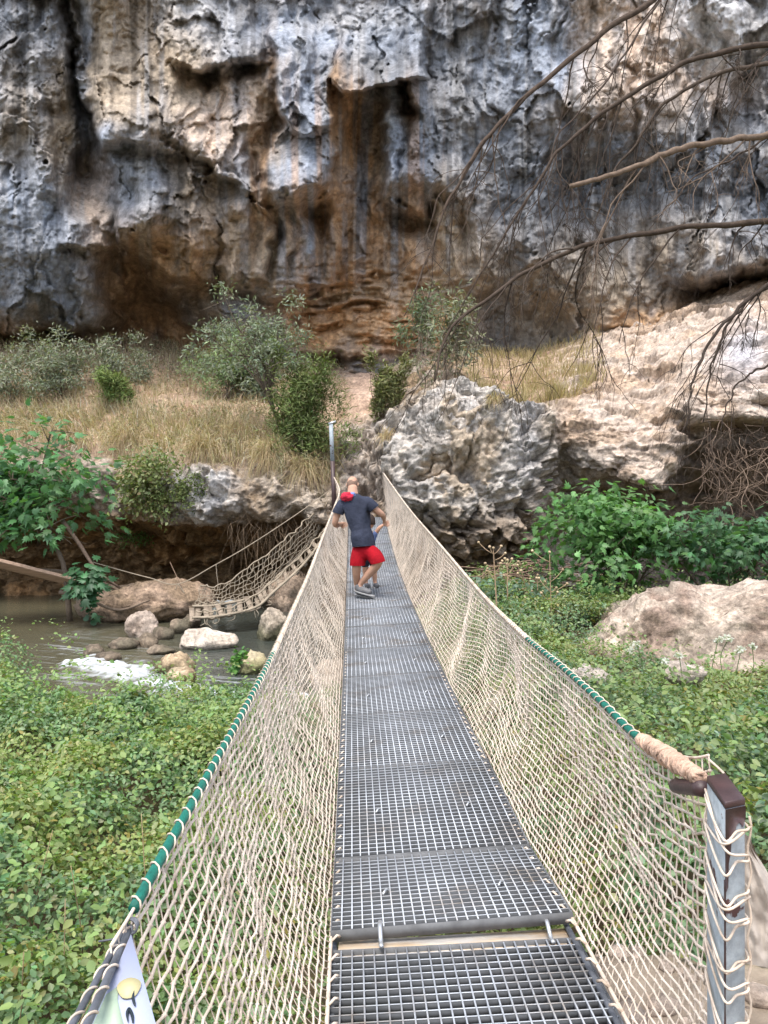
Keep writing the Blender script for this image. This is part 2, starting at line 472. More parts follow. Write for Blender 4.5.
    paint(45, 200, 60, 40, LB * .8, .75); paint(84, 110, 20, 70, DG * .6, .9); paint(95, 195, 22, 45, PK * .8, .95)  # the chimney's inner shade is painted in as dark grey
    paint(115, 60, 36, 80, T * .95, .75); paint(84, 60, 8, 80, LB, .7); paint(106, 130, 10, 18, LB * 1.1, .8)
    paint(140, 40, 40, 60, T * .62, .7); paint(215, 120, 55, 45, PK * .95, .9); paint(170, 90, 26, 40, T * .75, .5)
    paint(210, 14, 60, 40, WH * .82, .85); paint(290, 30, 60, 40, LB * .85, .8); paint(145, 190, 45, 55, G * .9, .9); paint(180, 230, 35, 40, DG * 1.6, .6)
    paint(205, 185, 40, 25, T * .5, .8); paint(300, 100, 28, 45, LB * .9, .9); paint(285, 130, 26, 18, DG * 1.3, .6)
    paint(300, 175, 28, 40, LB * .8, .7); paint(272, 120, 6, 90, BR * .8, .8); paint(258, 130, 9, 60, T * .95, .7)
    paint(385, 35, 60, 34, LB * .75, .85); paint(380, 70, 60, 24, DG * 1.2, .75); paint(350, 20, 60, 10, WH * .8, .5)
    paint(338, 125, 8, 75, BR * .9, .85); paint(358, 140, 15, 48, OC * .95, .95); paint(376, 140, 10, 46, T * .6, .7); paint(394, 140, 9, 50, LB * .8, .8); paint(403, 105, 7, 24, BR, .8); paint(420, 155, 20, 55, LB * .62, .85)
    paint(330, 215, 50, 34, BR * 1.2, .75); paint(245, 230, 40, 45, T * .62, .65); paint(290, 250, 30, 45, G * .95, .6); paint(360, 250, 55, 40, T * .62, .7); paint(350, 310, 80, 45, OC * .85, .95)
    paint(350, 300, 60, 9, T * .95, .6); paint(420, 300, 50, 60, T * .72, .55); paint(335, 362, 26, 8, BR * .4, .9)  # last oval paints the darkness of the low cave hole
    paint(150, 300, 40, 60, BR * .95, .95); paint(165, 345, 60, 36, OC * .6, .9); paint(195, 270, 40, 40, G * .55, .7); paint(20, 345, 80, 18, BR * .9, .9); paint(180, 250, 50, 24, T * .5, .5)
    paint(470, 60, 60, 80, G * .95, .75); paint(455, 220, 18, 50, T * .95, .6); paint(500, 170, 60, 70, G * .58, .8); paint(470, 110, 40, 25, DG * 1.3, .6)
    paint(690, 30, 100, 60, WH * 1.05, .95); paint(760, 110, 60, 40, G * .8, .7); paint(620, 50, 60, 70, PK * .95, .85); paint(700, 90, 70, 24, PK * .8, .6); paint(540, 50, 40, 60, LB * .9, .75)
    paint(660, 200, 120, 80, G * .55, .95); paint(560, 230, 70, 80, G * .52, .9); paint(700, 260, 80, 40, DG * 1.1, .6); paint(515, 330, 58, 42, DG * .8, .95); paint(590, 300, 60, 35, T * .62, .8)  # large grey ovals put the right wall's shade into its colour
    paint(740, 230, 50, 30, G * 1.1, .6); paint(745, 298, 60, 18, BR * .9, .9); paint(650, 325, 60, 20, OC * .8, .7)
    paint(425, 270, 30, 30, OC * .75, .5)
    paint(60, 130, 14, 70, T * .8, .8); paint(150, 70, 50, 60, T * .8, .7); paint(330, 240, 120, 40, BR * 1.5, .7); paint(240, 260, 60, 40, T * .6, .7); paint(300, 240, 10, 50, G, .6); paint(160, 260, 60, 40, BR * 1.6, .6)
    paint(560, 300, 60, 60, T * .5, .6); paint(455, 260, 30, 60, T * .75, .8); paint(420, 330, 50, 30, OC * 1.0, .8); paint(660, 250, 110, 40, T * .55, .5)
    zone = np.exp(-(((X - 345) / 115) ** 4 + ((Y - 190) / 105) ** 4))
    s3 = fbm(x * 1.9, z * .07, 6.6, 3, 91)
    C = C + (LB * .72 - C) * (zone * sstep(.12, .4, s3) * .75)[..., None]; C = C + (OC * .8 - C) * (zone * sstep(.1, .42, -s3) * .45)[..., None]
    # vertical water stains
    sm = sstep(.18, .5, fbm(x * 2.6, z * .11, 4.4, 3, 71)) * sstep(300, 240, Y) * sstep(-.4, .3, n1 + .2)
    C = C * (1 - .45 * sm[..., None])
    wm = sstep(.30, .6, fbm(x * 3.0 + 9, z * .12, 1.4, 3, 75)) * sstep(310, 240, Y)
    C = C + (WH * .75 - C) * (.45 * wm)[..., None]
    sp = fbm(x * 6, z * 6, 2, 3, 81)
    C = C * (1 + .22 * sp)[..., None]
    C = np.clip(C, .015, .75)
    o = mesh_obj('cliff', Pg.reshape(-1, 3), grid_faces(len(us), len(vs)), M['rock'], smooth=True, col=C.reshape(-1, 3))
    tag(o, 'tall overhanging grey and ochre limestone cliff across the ravine', 'cliff', kind='structure')


# ------------------------------------------------------------------ the far bank (ledge, outcrop, pale slab)
BANK = [
    (-220, [(605, 22), (570, 23), (535, 21.5), (505, 20), (465, 19.5), (410, 22), (340, 26.0), (322, 31)]),
    (0,    [(605, 22), (565, 23), (530, 21.8), (502, 20), (458, 19.3), (405, 22), (345, 26.0), (325, 31)]),
    (90,   [(605, 22), (570, 23), (530, 22.2), (505, 20.6), (470, 20), (405, 22.5), (352, 26.2), (332, 31)]),
    (150,  [(605, 21.5), (575, 22.6), (535, 21.6), (514, 19), (480, 18.8), (412, 22), (358, 26.8), (335, 31)]),
    (200,  [(605, 21), (570, 22.2), (538, 20.8), (522, 18.6), (478, 18.4), (415, 21.5), (366, 27), (340, 31)]),
    (245,  [(605, 21), (570, 21.8), (535, 20.2), (520, 18.8), (482, 18.5), (420, 21), (370, 27), (345, 31)]),
    (300,  [(610, 20.5), (572, 21.2), (530, 19.8), (512, 18.4), (480, 18.3), (432, 20.5), (372, 26), (350, 31)]),
    (338,  [(625, 18.9), (580, 19.2), (540, 18.8), (522, 18.1), (506, 18.35), (455, 20.0), (388, 24.5), (362, 30)]),
    (374,  [(625, 18.7), (580, 18.9), (538, 18.5), (520, 18.0), (500, 18.35), (440, 20.4), (384, 24.5), (362, 30)]),
    (394,  [(625, 18.4), (575, 18.7), (532, 17.9), (495, 17.6), (432, 18.0), (410, 19.5), (378, 24.5), (360, 29)]),
    (420,  [(620, 18.4), (570, 18.8), (540, 17.6), (490, 17.2), (412, 17.6), (398, 19.2), (372, 24), (350, 29)]),
    (450,  [(620, 18.4), (572, 18.8), (542, 17.5), (490, 17.0), (396, 17.1), (385, 18.6), (362, 24), (345, 28)]),
    (475,  [(620, 18.4), (572, 18.6), (540, 17.4), (490, 17.0), (402, 17.2), (391, 18.6), (360, 24), (345, 28)]),
    (500,  [(620, 18.4), (570, 18.6), (535, 17.4), (490, 17.0), (422, 17.2), (407, 18.8), (366, 23.5), (350, 27)]),
    (535,  [(620, 18.4), (565, 18.6), (522, 17.4), (480, 17.1), (424, 17.3), (405, 19), (366, 23), (350, 27)]),
    (560,  [(620, 18.5), (560, 19.0), (505, 18.9), (462, 18.3), (428, 17.6), (398, 19), (358, 23), (338, 27)]),
    (600,  [(620, 18.5), (560, 19.0), (500, 18.8), (468, 16.8), (432, 16.9), (382, 19), (342, 22.5), (322, 26)]),
    (650,  [(620, 18.5), (560, 19.0), (508, 18.4), (487, 16.2), (430, 16.6), (366, 19), (328, 22.5), (308, 26)]),
    (692,  [(620, 18), (560, 18.9), (500, 18.6), (425, 16.5), (392, 16.6), (348, 18.5), (314, 22), (296, 26)]),
    (768,  [(620, 18), (560, 18.6), (495, 18.4), (412, 15.8), (384, 16), (328, 18), (290, 21.5), (268, 25)]),
    (960,  [(620, 17), (560, 17.7), (490, 17.5), (410, 15), (380, 15.2), (310, 17), (262, 20), (240, 24)]),
]
BK = {}


def build_bank():
    us = np.arange(-215, 955, 1.5); nt_ = 430; ts = np.linspace(0, 7, nt_)
    kx = np.array([c[0] for c in BANK], float)
    tab = np.array([c[1] for c in BANK], float)          # K,8,2
    A = np.zeros((len(us), 8, 2))
    for r in range(8):
        for q in range(2):
            A[:, r, q] = np.interp(us, kx, tab[:, r, q])
    k = np.exp(-(np.arange(-8, 9) / 4.0) ** 2); k /= k.sum()
    for r in range(8):
        for q in range(2):
            A[:, r, q] = np.convolve(np.pad(A[:, r, q], 8, mode='edge'), k, mode='valid')
    G = np.zeros((len(us), nt_, 2))
    i = np.minimum(ts.astype(int), 6); u = ts - i
    Q = np.concatenate([2 * A[:, :1] - A[:, 1:2], A, 2 * A[:, -1:] - A[:, -2:-1]], 1)
    p0, p1, p2, p3 = Q[:, i], Q[:, i + 1], Q[:, i + 2], Q[:, i + 3]
    uu = u[None, :, None]; tau = 0.36
    m1 = tau * (p2 - p0); m2 = tau * (p3 - p1)
    G = (2 * uu ** 3 - 3 * uu ** 2 + 1) * p1 + (uu ** 3 - 2 * uu ** 2 + uu) * m1 + (-2 * uu ** 3 + 3 * uu ** 2) * p2 + (uu ** 3 - uu ** 2) * m2
    py, d = G[..., 0], G[..., 1]
    U = np.broadcast_to(us[:, None], py.shape); Tt = np.broadcast_to(ts[None], py.shape)
    Pg = np.stack([(U - 384) / F * d, d, CZ - (py - 512) / F * d], -1)
    x, y, z = Pg[..., 0], Pg[..., 1], Pg[..., 2]
    nrm = grid_normals(Pg)
    nrm = np.where((nrm[..., 1:2] * -1 + nrm[..., 2:3] * .3) < 0, -nrm, nrm)
    grass = sstep(4.15, 4.6, Tt + .25 * fbm(x * 1.2, y * 1.2, z, 2, 91)) * (1 - sstep(332, 348, U)) + \
        sstep(4.7, 5.0, Tt) * sstep(455, 480, U) * (1 - sstep(575, 610, U))
    grass = np.clip(grass, 0, 1)
    path = sstep(5.2, 5.7, Tt) * np.exp(-((U - 372) / 26) ** 4)
    stair = np.exp(-((U - 362) / 30) ** 4) * sstep(2.9, 3.6, Tt) * (1 - sstep(5.0, 5.6, Tt))
    rocky = 1 - np.clip(.8 * grass + .7 * path, 0, 1)
    outc = sstep(380, 396, U) * (1 - sstep(540, 560, U)) * (1 - sstep(4.6, 5.1, Tt))
    slab = sstep(545, 575, U) * (1 - sstep(6.2, 6.8, Tt))
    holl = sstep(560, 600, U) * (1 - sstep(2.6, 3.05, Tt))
    soft = 1 - .55 * slab
    disp = rocky * soft * (0.26 * fbm(x * .8, y * .8, z * .8, 3, 101) + .16 * ridged(x * 1.6, y * 1.6, z * 1.4, 4, 105)) + .10 * fbm(x * 1.5, y * 1.5, z * 1.5, 3, 111)
    wq = .35 * fbm(x * 1.2, y * 1.2, z * 1.2, 3, 115)
    va, ea = facets(x * .9 + wq, y * .9, z * .9 + wq, 5); vb, eb = facets(x * 2.1 + wq, y * 2.1, z * 2.1 - wq, 6); vc, ec = facets(x * 5.2 + wq, y * 5.2, z * 5.2 + wq, 7)
    f1, f2, cid = worley(x * 1.9, y * 1.9, z * 1.9, 5)
    g1, g2, gid = worley(x * 4.6, y * 4.6, z * 4.6, 6)
    disp += outc * (.24 * va + .15 * vb + .11 * vc + .16 * (.5 - f1) + .07 * (.5 - g1) + .06 * fbm(x * 3, y * 3, z * 3, 4, 117, gain=.6) - .10 * np.exp(-(ea / .06) ** 2))
    disp += stair * (.20 * vc + .20 * vb + .16 * (.5 - g1))
    rockpatch = np.exp(-(((U - 198) / 44) ** 4 + ((Tt - 3.55) / .62) ** 4)); rp2 = np.exp(-(((U - 305) / 34) ** 4 + ((Tt - 3.7) / .7) ** 4))
    disp += (rockpatch + rp2) * (.26 * vb + .16 * vc)
    strat = fbm(x * .5, y * .5, z * 5.0 + .8 * x * .3, 4, 121)
    ss = z + .22 * x                                             # beds that dip to the left
    vs1, es1 = facets(x * .7 + wq, y * .7, ss * 2.2, 8); vs2, es2 = facets(x * 2.2 + wq, y * 2.2, ss * 5.5, 9)
    disp += slab * (.20 * vs1 + .07 * vs2 + .03 * vc + .04 * strat + .035 * fbm(x * 3, y * 3, z * 3, 4, 117, gain=.6))
    disp += (1 - sstep(2.4, 3.0, Tt)) * (1 - slab) * (.30 * va + .18 * vb)
    lay = np.sin(z * 13 + 2.5 * fbm(x * .5, y * .5, z * .5, 2, 131))
    disp += sstep(660, 700, U) * np.exp(-((Tt - 2.9) / .55) ** 4) * .18 * lay
    disp += .035 * fbm(x * 7, y * 7, z * 7, 3, 141, gain=.6) * rocky
    dirn = nrm * .45 + np.array([0, -.62, .10]); dirn /= np.linalg.norm(dirn, axis=2)[..., None]
    Pg = Pg + dirn * disp[..., None]
    x, y, z = Pg[..., 0], Pg[..., 1], Pg[..., 2]
    # colours
    n1 = fbm(x * .7, y * .7, z * .7, 4, 151); n2 = fbm(x * 2.5, y * 2.5, z * 2.0, 4, 155); sp = fbm(x * 9, y * 9, z * 9, 2, 157)
    C = np.broadcast_to(np.array([.27, .19, .115]), Pg.shape).copy()

    def lay_on(wgt, c):
        nonlocal C
        C = C + (np.asarray(c) - C) * np.clip(wgt, 0, 1)[..., None]
    lay_on(sstep(-.3, .5, n1 + n2 * .5) * .6, (.30, .27, .24))
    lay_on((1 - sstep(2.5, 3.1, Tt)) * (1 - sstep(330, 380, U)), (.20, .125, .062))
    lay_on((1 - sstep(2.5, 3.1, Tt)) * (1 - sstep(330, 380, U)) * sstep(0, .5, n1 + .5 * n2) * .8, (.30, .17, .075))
    lay_on(rp2 * (.9 + .5 * n2), (.40, .335, .265)); lay_on(rockpatch * (1 + .6 * n2), (.46, .44, .42)); lay_on(rockpatch * sstep(.0, .4, n1 + n2) * .7, (.36, .30, .23))
    lay_on(grass, (.40, .285, .20)); lay_on(grass * sstep(.0, .5, n1) * .8, (.34, .215, .15)); lay_on(grass * sstep(.1, .6, n2) * .7, (.20, .18, .10))
    lay_on(stair, (.58, .50, .43)); lay_on(stair * sstep(.3, .7, gid + .3 * n2) * .6, (.33, .29, .25)); lay_on(stair * sstep(.42, .6, g1) * .7, (.16, .12, .09))
    lay_on(path * .9, (.50, .35, .26))
    lay_on(outc, (.37, .34, .305)); lay_on(outc * sstep(-.1, .4, n2 + .4 * sp), (.48, .435, .385)); lay_on(outc * sstep(.1, .5, n1 + .4 * vb) * .75, (.40, .31, .215))
    lay_on(outc * np.exp(-((U - 527) / 14) ** 2) * sstep(2.6, 3.4, Tt) * .7, (.315, .305, .305))
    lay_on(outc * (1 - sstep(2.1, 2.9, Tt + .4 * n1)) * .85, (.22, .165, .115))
    lay_on(slab, (.47, .375, .30)); lay_on(slab * sstep(.0, .5, strat) * .5, (.54, .455, .385)); lay_on(slab * sstep(.0, .4, n1 - .3 * n2 + .3 * vs2) * .7, (.40, .285, .195)); lay_on(slab * np.exp(-(es2 / .05) ** 2) * .5, (.22, .16, .12))
    lay_on(slab * np.exp(-(((U - 742) / 26) ** 2 + ((Tt - 4.6) / .6) ** 2)) * .7, (.44, .45, .50))
    lay_on(np.exp(-(((U - 572) / 34) ** 4)) * (1 - sstep(3.3, 3.8, Tt)), (.36, .31, .26))
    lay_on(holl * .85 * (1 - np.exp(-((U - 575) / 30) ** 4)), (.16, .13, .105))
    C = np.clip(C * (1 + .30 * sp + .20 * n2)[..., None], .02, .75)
    f = grid_faces(len(us), nt_)
    fu = np.repeat(us[:-1], nt_ - 1); ft = np.tile(ts[:-1], len(us) - 1)
    flat = Pg.reshape(-1, 3); cf = C.reshape(-1, 3)
    is_out = (fu > 386) & (fu < 550) & (ft < 4.95)
    is_slab = (fu >= 550) & (ft < 6.6)

    def sub(name, mask):
        ff = f[mask]; uq, inv = np.unique(ff, return_inverse=True)
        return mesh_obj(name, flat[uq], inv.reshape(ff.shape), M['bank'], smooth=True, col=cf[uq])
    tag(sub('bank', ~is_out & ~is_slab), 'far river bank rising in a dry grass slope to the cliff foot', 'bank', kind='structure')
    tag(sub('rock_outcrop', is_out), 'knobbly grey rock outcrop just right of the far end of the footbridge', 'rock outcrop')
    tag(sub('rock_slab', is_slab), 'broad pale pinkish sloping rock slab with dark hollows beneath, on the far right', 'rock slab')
    BK.update(P=Pg, U=U, T=Tt, grass=grass, py=py, us=us, ts=ts, N=nrm)


def bank_at(px, t):
    i = int(np.clip(np.searchsorted(BK['us'], px), 0, len(BK['us']) - 1)); j = int(np.clip(t / 7 * (len(BK['ts']) - 1), 0, len(BK['ts']) - 1))
    return BK['P'][i, j].copy()


def bank_px(px, py):
    """front-most point of the bank that shows near pixel (px, py)"""
    i = int(np.clip(np.searchsorted(BK['us'], px), 0, len(BK['us']) - 1))
    c = BK['P'][i]; q = 512 - (c[:, 2] - CZ) / c[:, 1] * F
    j = int(np.argmin(np.abs(q - py) + 0.3 * c[:, 1]))
    return c[j].copy()


# ------------------------------------------------------------------ ground and river
def ground_z(x, y):
    x = np.asarray(x, float); y = np.asarray(y, float)
    rt = sstep(0.2, 2.2, x)
    base = 0.10 + .34 * rt + .10 * fbm(x * .4, y * .4, 0, 3, 201)
    base = base + .25 * sstep(-3.5, -6.5, x) * (1 - sstep(7, 9.5, y))
    ch = sstep(8.6, 10.6, y + .5 * perlin(x * .5, y * .5, 3)) * (1 - sstep(-.6, 1.4, x))
    base = base - .8 * ch
    edge_ = 1.1 + 1.35 * sstep(-.3, .5, x)
    near = 1 - sstep(edge_, edge_ + 1.0, y + .25 * perlin(x * .9, y * .9, 4))
    z = base + (0.86 + .25 * sstep(0, -8, y) - base) * near
    unseen_hill = sstep(-2.5, -16, y) * 9.0 * (.8 + .3 * fbm(x * .15, y * .15, 4, 3, 209))  # unseen slope added behind the camera, its height set to block low sky
    return z + unseen_hill + .03 * fbm(x * 2.2, y * 2.2, 1, 3, 207)


def build_ground():
    xs = np.concatenate([np.arange(-60, -9, 1.5), np.arange(-9, 9, .09), np.arange(9, 61, 1.5)])
    ys = np.concatenate([np.arange(-60, -3, 1.5), np.arange(-3, 22, .09), np.arange(22, 60, 1.5)])
    X, Y = np.meshgrid(xs, ys, indexing='ij'); Z = ground_z(X, Y)
    n = fbm(X * 1.3, Y * 1.3, 0, 4, 211); n2 = fbm(X * 9, Y * 9, 0, 2, 213)
    C = np.broadcast_to(np.array([.13, .095, .06]), X.shape + (3,)).copy()
    C += (np.array([.07, .075, .03]) - C) * sstep(-.1, .5, n)[..., None]
    nb = ((1 - sstep(2.5, 3.1, Y)) * sstep(-.5, .3, X + .3 * n))[..., None]
    C += (np.array([.36, .29, .22]) * (1 + .3 * n + .35 * n2)[..., None] - C) * nb
    wet = ((1 - sstep(-.15, .12, Z)) * sstep(5, 8, Y))[..., None]
    C += (np.array([.10, .075, .045]) - C) * wet
    o = mesh_obj('ground', np.stack([X, Y, Z], -1).reshape(-1, 3), grid_faces(len(xs), len(ys)), M['ground'], smooth=True, col=np.clip(C, .02, .6).reshape(-1, 3))
    tag(o, 'brown earth floor of the ravine under the undergrowth', 'ground', kind='structure')


def build_river():
    xs = np.concatenate([np.arange(-40, -9, 1.0), np.arange(-9, 3, .05), np.arange(3, 12, 1.0)])
    ys = np.concatenate([np.arange(7.5, 15, .05), np.arange(15, 32, .25)])
    X, Y = np.meshgrid(xs, ys, indexing='ij')
    pxl = 384 + X / Y * F; pyl = 512 + 2.4 / Y * F
    # rapids run between the bramble edge and the tan rocks
    wpx = pxl + 10 * fbm(X * .9, Y * .9, 0, 2, 221); wpy = pyl + 3 * fbm(X * 1.1, Y * 1.1, 0, 2, 223)
    dist = poly_dist(wpx, wpy * 1.0, [(70, 664), (100, 668), (135, 676), (170, 684), (195, 694), (240, 696), (330, 705)])
    wid = np.interp(pxl, [0, 60, 90, 150, 175, 200, 330], [3, 6, 10, 14, 12, 6, 5])
    rap = np.exp(-(dist / wid) ** 2)
    ch = fbm(X * 2.2, Y * 3.2, 0, 4, 231, gain=.6)
    Z = .085 * rap * (ch + .55 + .5 * fbm(X * 6, Y * 8, 3, 3, 233)) + .004 * fbm(X * 1.5, Y * 2.5, 0, 3, 235)
    foam = np.clip(sstep(.30, 1.15, rap + .8 * ch + .35 * fbm(X * 7, Y * 9, 5, 3, 239)) * sstep(.12, .5, rap), 0, 1)
    flick = sstep(.15, .6, fbm(X * 1.5 + Y * .8, Y * 9 + X * 3, 2, 4, 237)) * sstep(720, 690, pyl) * np.exp(-(dist / 24) ** 2) * .7
    foam = np.maximum(foam, flick)
    m, nt, out = new_mat('river_water'); L = nt.links.new
    at = N(nt, 'ShaderNodeAttribute'); at.attribute_name = 'col'
    bs = N(nt, 'ShaderNodeBsdfPrincipled'); bs.inputs['IOR'].default_value = 1.33
    sep = N(nt, 'ShaderNodeSeparateColor'); L(at.outputs['Color'], sep.inputs[0])
    tc = N(nt, 'ShaderNodeTexCoord'); nz = N(nt, 'ShaderNodeTexNoise'); nz.inputs['Scale'].default_value = 9; nz.inputs['Detail'].default_value = 6
    L(tc.outputs['Object'], nz.inputs['Vector'])
    mu = N(nt, 'ShaderNodeMapRange'); mu.inputs[1].default_value = .3; mu.inputs[2].default_value = .62
    L(nz.outputs['Fac'], mu.inputs[0])
    fm = N(nt, 'ShaderNodeMath', operation='MULTIPLY'); 
    mm = N(nt, 'ShaderNodeMapRange'); mm.inputs[3].default_value = .62; mm.inputs[4].default_value = 1.0
    L(mu.outputs[0], mm.inputs[0]); L(mm.outputs[0], fm.inputs[0]); L(sep.outputs[0], fm.inputs[1])
    mx = N(nt, 'ShaderNodeMix', data_type='RGBA'); mx.inputs[6].default_value = (.105, .088, .048, 1); mx.inputs[7].default_value = (.60, .63, .65, 1)
    n2 = N(nt, 'ShaderNodeMix', data_type='RGBA'); L(sep.outputs[1], n2.inputs[0]); n2.inputs[6].default_value = (.100, .092, .058, 1); n2.inputs[7].default_value = (.055, .062, .052, 1)
    L(n2.outputs[2], mx.inputs[6]); L(fm.outputs[0], mx.inputs[0]); L(mx.outputs[2], bs.inputs['Base Color'])
    rr = N(nt, 'ShaderNodeMapRange'); rr.inputs[3].default_value = .09; rr.inputs[4].default_value = .7
    L(sep.outputs[0], rr.inputs[0]); L(rr.outputs[0], bs.inputs['Roughness'])
    bp = N(nt, 'ShaderNodeBump'); bp.inputs['Distance'].default_value = .03; L(nz.outputs['Fac'], bp.inputs['Height']); L(bp.outputs[0], bs.inputs['Normal'])
    L(bs.outputs[0], out.inputs[0])
    C = np.stack([foam, sstep(150, 215, pxl), foam * 0], -1)
    o = mesh_obj('river', np.stack([X, Y, Z], -1).reshape(-1, 3), grid_faces(len(xs), len(ys)), m, smooth=True, col=C.reshape(-1, 3))
    tag(o, 'murky olive river with a patch of white rapids', 'river', kind='structure')


# ------------------------------------------------------------------ boulders
def boulder(name, c, sx, sy, sz, color, label, cat='boulder', seed=0, rough=.18, sub=5, color2=None, group=None, cuts=4, moss=None, boxy=1.0):
    bm = bmesh.new(); bmesh.ops.create_icosphere(bm, subdivisions=sub, radius=1.0)
    v = np.array([q.co[:] for q in bm.verts]); f = np.array([[q.index for q in p.verts] for p in bm.faces]); bm.free()
    if boxy != 1.0: v = np.sign(v) * np.abs(v) ** boxy
    r = np.random.RandomState(seed + 50)
    for _ in range(cuts):                                    # facet the stone
        n = r.normal(size=3); n[2] = abs(n[2]) * .7 + .05; n /= np.linalg.norm(n); k = r.uniform(.55, .8)
        s = v @ n; v = v - np.maximum(s - k, 0)[:, None] * n * .85
    n = v / (np.linalg.norm(v, axis=1)[:, None] + 1e-9)
    v = v * np.array([sx, sy, sz]); m_ = (sx * sy * sz) ** (1 / 3)
    n = n / np.array([sx, sy, sz]); n /= np.linalg.norm(n, axis=1)[:, None]
    q = v / m_
    w1 = .3 * fbm(q[:, 0] * 1.5 + seed, q[:, 1] * 1.5, q[:, 2] * 1.5, 3, seed)
    fa, _e = facets(q[:, 0] * 1.3 + seed + w1, q[:, 1] * 1.3, q[:, 2] * 1.3 - w1, 20); fb, _e = facets(q[:, 0] * 3.2 + seed + w1, q[:, 1] * 3.2, q[:, 2] * 3.2 + w1, 21)
    fc, _e = facets(q[:, 0] * 8 + seed + w1, q[:, 1] * 8, q[:, 2] * 8, 22)
    v = v + n * (m_ * rough * (.75 * fa + .34 * fb + .22 * fc + .35 * fbm(q[:, 0] * 2.5 + seed, q[:, 1] * 2.5, q[:, 2] * 2.5, 5, seed, gain=.6)))[:, None]
    w_ = v + np.asarray(c)
    nn = fbm(w_[:, 0] * 3, w_[:, 1] * 3, w_[:, 2] * 3, 4, seed + 21)
    C = np.asarray(color) * (1 + .45 * nn)[:, None]
    if color2 is not None:
        k = sstep(-.1, .4, fbm(w_[:, 0] * 1.7, w_[:, 1] * 1.7, w_[:, 2] * 1.7, 3, seed + 31))
        C = C + (np.asarray(color2) - C) * k[:, None]
    if moss is not None:
        k = (1 - sstep(-.2, .5, v[:, 2] / sz + .4 * nn))
        C = C + (np.asarray(moss) - C) * (.8 * k)[:, None]
    o = mesh_obj(name, v, f, M['boulder'], smooth=True, col=np.clip(C, .02, .7))
    o.location = Vector(c)
    tag(o, label, cat, group)
    return o


def dwater(py): return CZ * F / (py - 512)


def river_rocks():
    def rk(name, cx, base, wpx, hpx, color, label, seed, depth=1.0, c2=None, moss=None, rough=.18, cuts=4, g=None, sub=4):
        d = dwater(base); s = d / F
        hz = hpx * s * .62; c = P(cx, base, d + wpx * s * .4 * depth); c[2] = hpx * s - hz
        boulder(name, c, wpx * s * .55, wpx * s * .5 * depth, hz, color, label, seed=seed, color2=c2, moss=moss, rough=rough, cuts=cuts, group=g, sub=sub)
    rk('mud_mound', 148, 623, 128, 44, (.33, .235, .165), 'large brown mud covered rock on the far side of the river', 1, .9, (.24, .17, .11), sub=5, rough=.13, cuts=2)
    rk('boulder', 142, 638, 30, 25, (.46, .37, .30), 'round pinkish boulder in front of the brown mud covered rock', 2, c2=(.36, .28, .22))
    rk('boulder', 203, 650, 64, 20, (.60, .52, .43), 'long pale boulder lying half in the river below the broken bridge', 3, .6, (.50, .42, .34), cuts=5, rough=.12)
    rk('boulder', 270, 641, 32, 32, (.48, .40, .31), 'upright tan boulder with mossy foot beside the footbridge net', 4, c2=(.36, .30, .23), moss=(.10, .10, .04))
    rk('boulder', 290, 612, 42, 46, (.36, .27, .20), 'big brown boulder behind the hanging end of the broken bridge', 5, c2=(.28, .2, .14))
    rk('boulder', 176, 676, 34, 22, (.44, .33, .21), 'wet tan boulder with mossy side at the edge of the rapids, the further of two', 6, c2=(.34, .25, .15), moss=(.09, .085, .03))
    rk('boulder', 178, 686, 32, 18, (.46, .36, .24), 'wet tan boulder touching the rapids, the nearer of two', 7, c2=(.36, .26, .16), moss=(.10, .07, .03))
    rk('boulder', 252, 675, 30, 22, (.50, .42, .28), 'yellowish boulder with a green plant growing against it', 8, c2=(.40, .34, .2), moss=(.10, .11, .04))
    rk('boulder', 133, 697, 14, 8, (.07, .05, .045), 'small dark wet stone poking through the white rapids', 9)
    rk('boulder', 335, 690, 50, 26, (.46, .36, .28), 'tan boulder seen through the lower part of the left net', 19)
    spots = [(93, 657, 22, 11, 'dark flat wet stone at the left end of the stone row above the rapids'), (122, 650, 30, 10, 'low greenish wet stone behind the rapids'),
             (148, 648, 18, 14, 'small tan stone beneath the round pinkish boulder'), (163, 640, 20, 14, 'small brown stone right of the round pinkish boulder'),
             (178, 634, 22, 14, 'brown angular stone under the broken bridge end'), (108, 662, 24, 9, 'dark low stone nearest the white rapids'),
             (190, 628, 20, 13, 'grey brown stone touching the lowest slats of the broken bridge'), (160, 655, 26, 8, 'flat muddy stone left of the long pale boulder')]
    for i, (cx, b, w_, h_, lab) in enumerate(spots):
        k = .7 + .6 * random.random()
        rk('river_stone', cx, b, w_, h_, (.20 * k, .155 * k, .11 * k), lab, 30 + i, c2=(.13, .11, .075), g='small wet stones by the rapids', sub=3)
    boulder('boulder', P(449, 420, 17.35), .80, .62, .92, (.46, .405, .35), 'knobbly upright boulder crowning the grey rock outcrop', seed=61, rough=.17, sub=6, color2=(.36, .33, .30), cuts=5)
    # the big pinkish boulder on the right
    d = 9.6
    boulder('boulder', P(722, 636, d + .9), 2.05, 1.25,   .86, (.49, .40, .32), 'huge flat topped pinkish boulder among the plants on the right', seed=41,
            rough=.17, sub=6, color2=(.30, .22, .17), cuts=5, boxy=.55)
    boulder('boulder', P(592, 676, 7.6), .22, .16, .11, (.5, .43, .37), 'small pale stone among the weeds left of the huge boulder', seed=44, sub=4)
    boulder('boulder', P(683, 672, 7.9), .24, .18, .12, (.5, .42, .35), 'small pale stone under the white flowers', seed=45, sub=4)


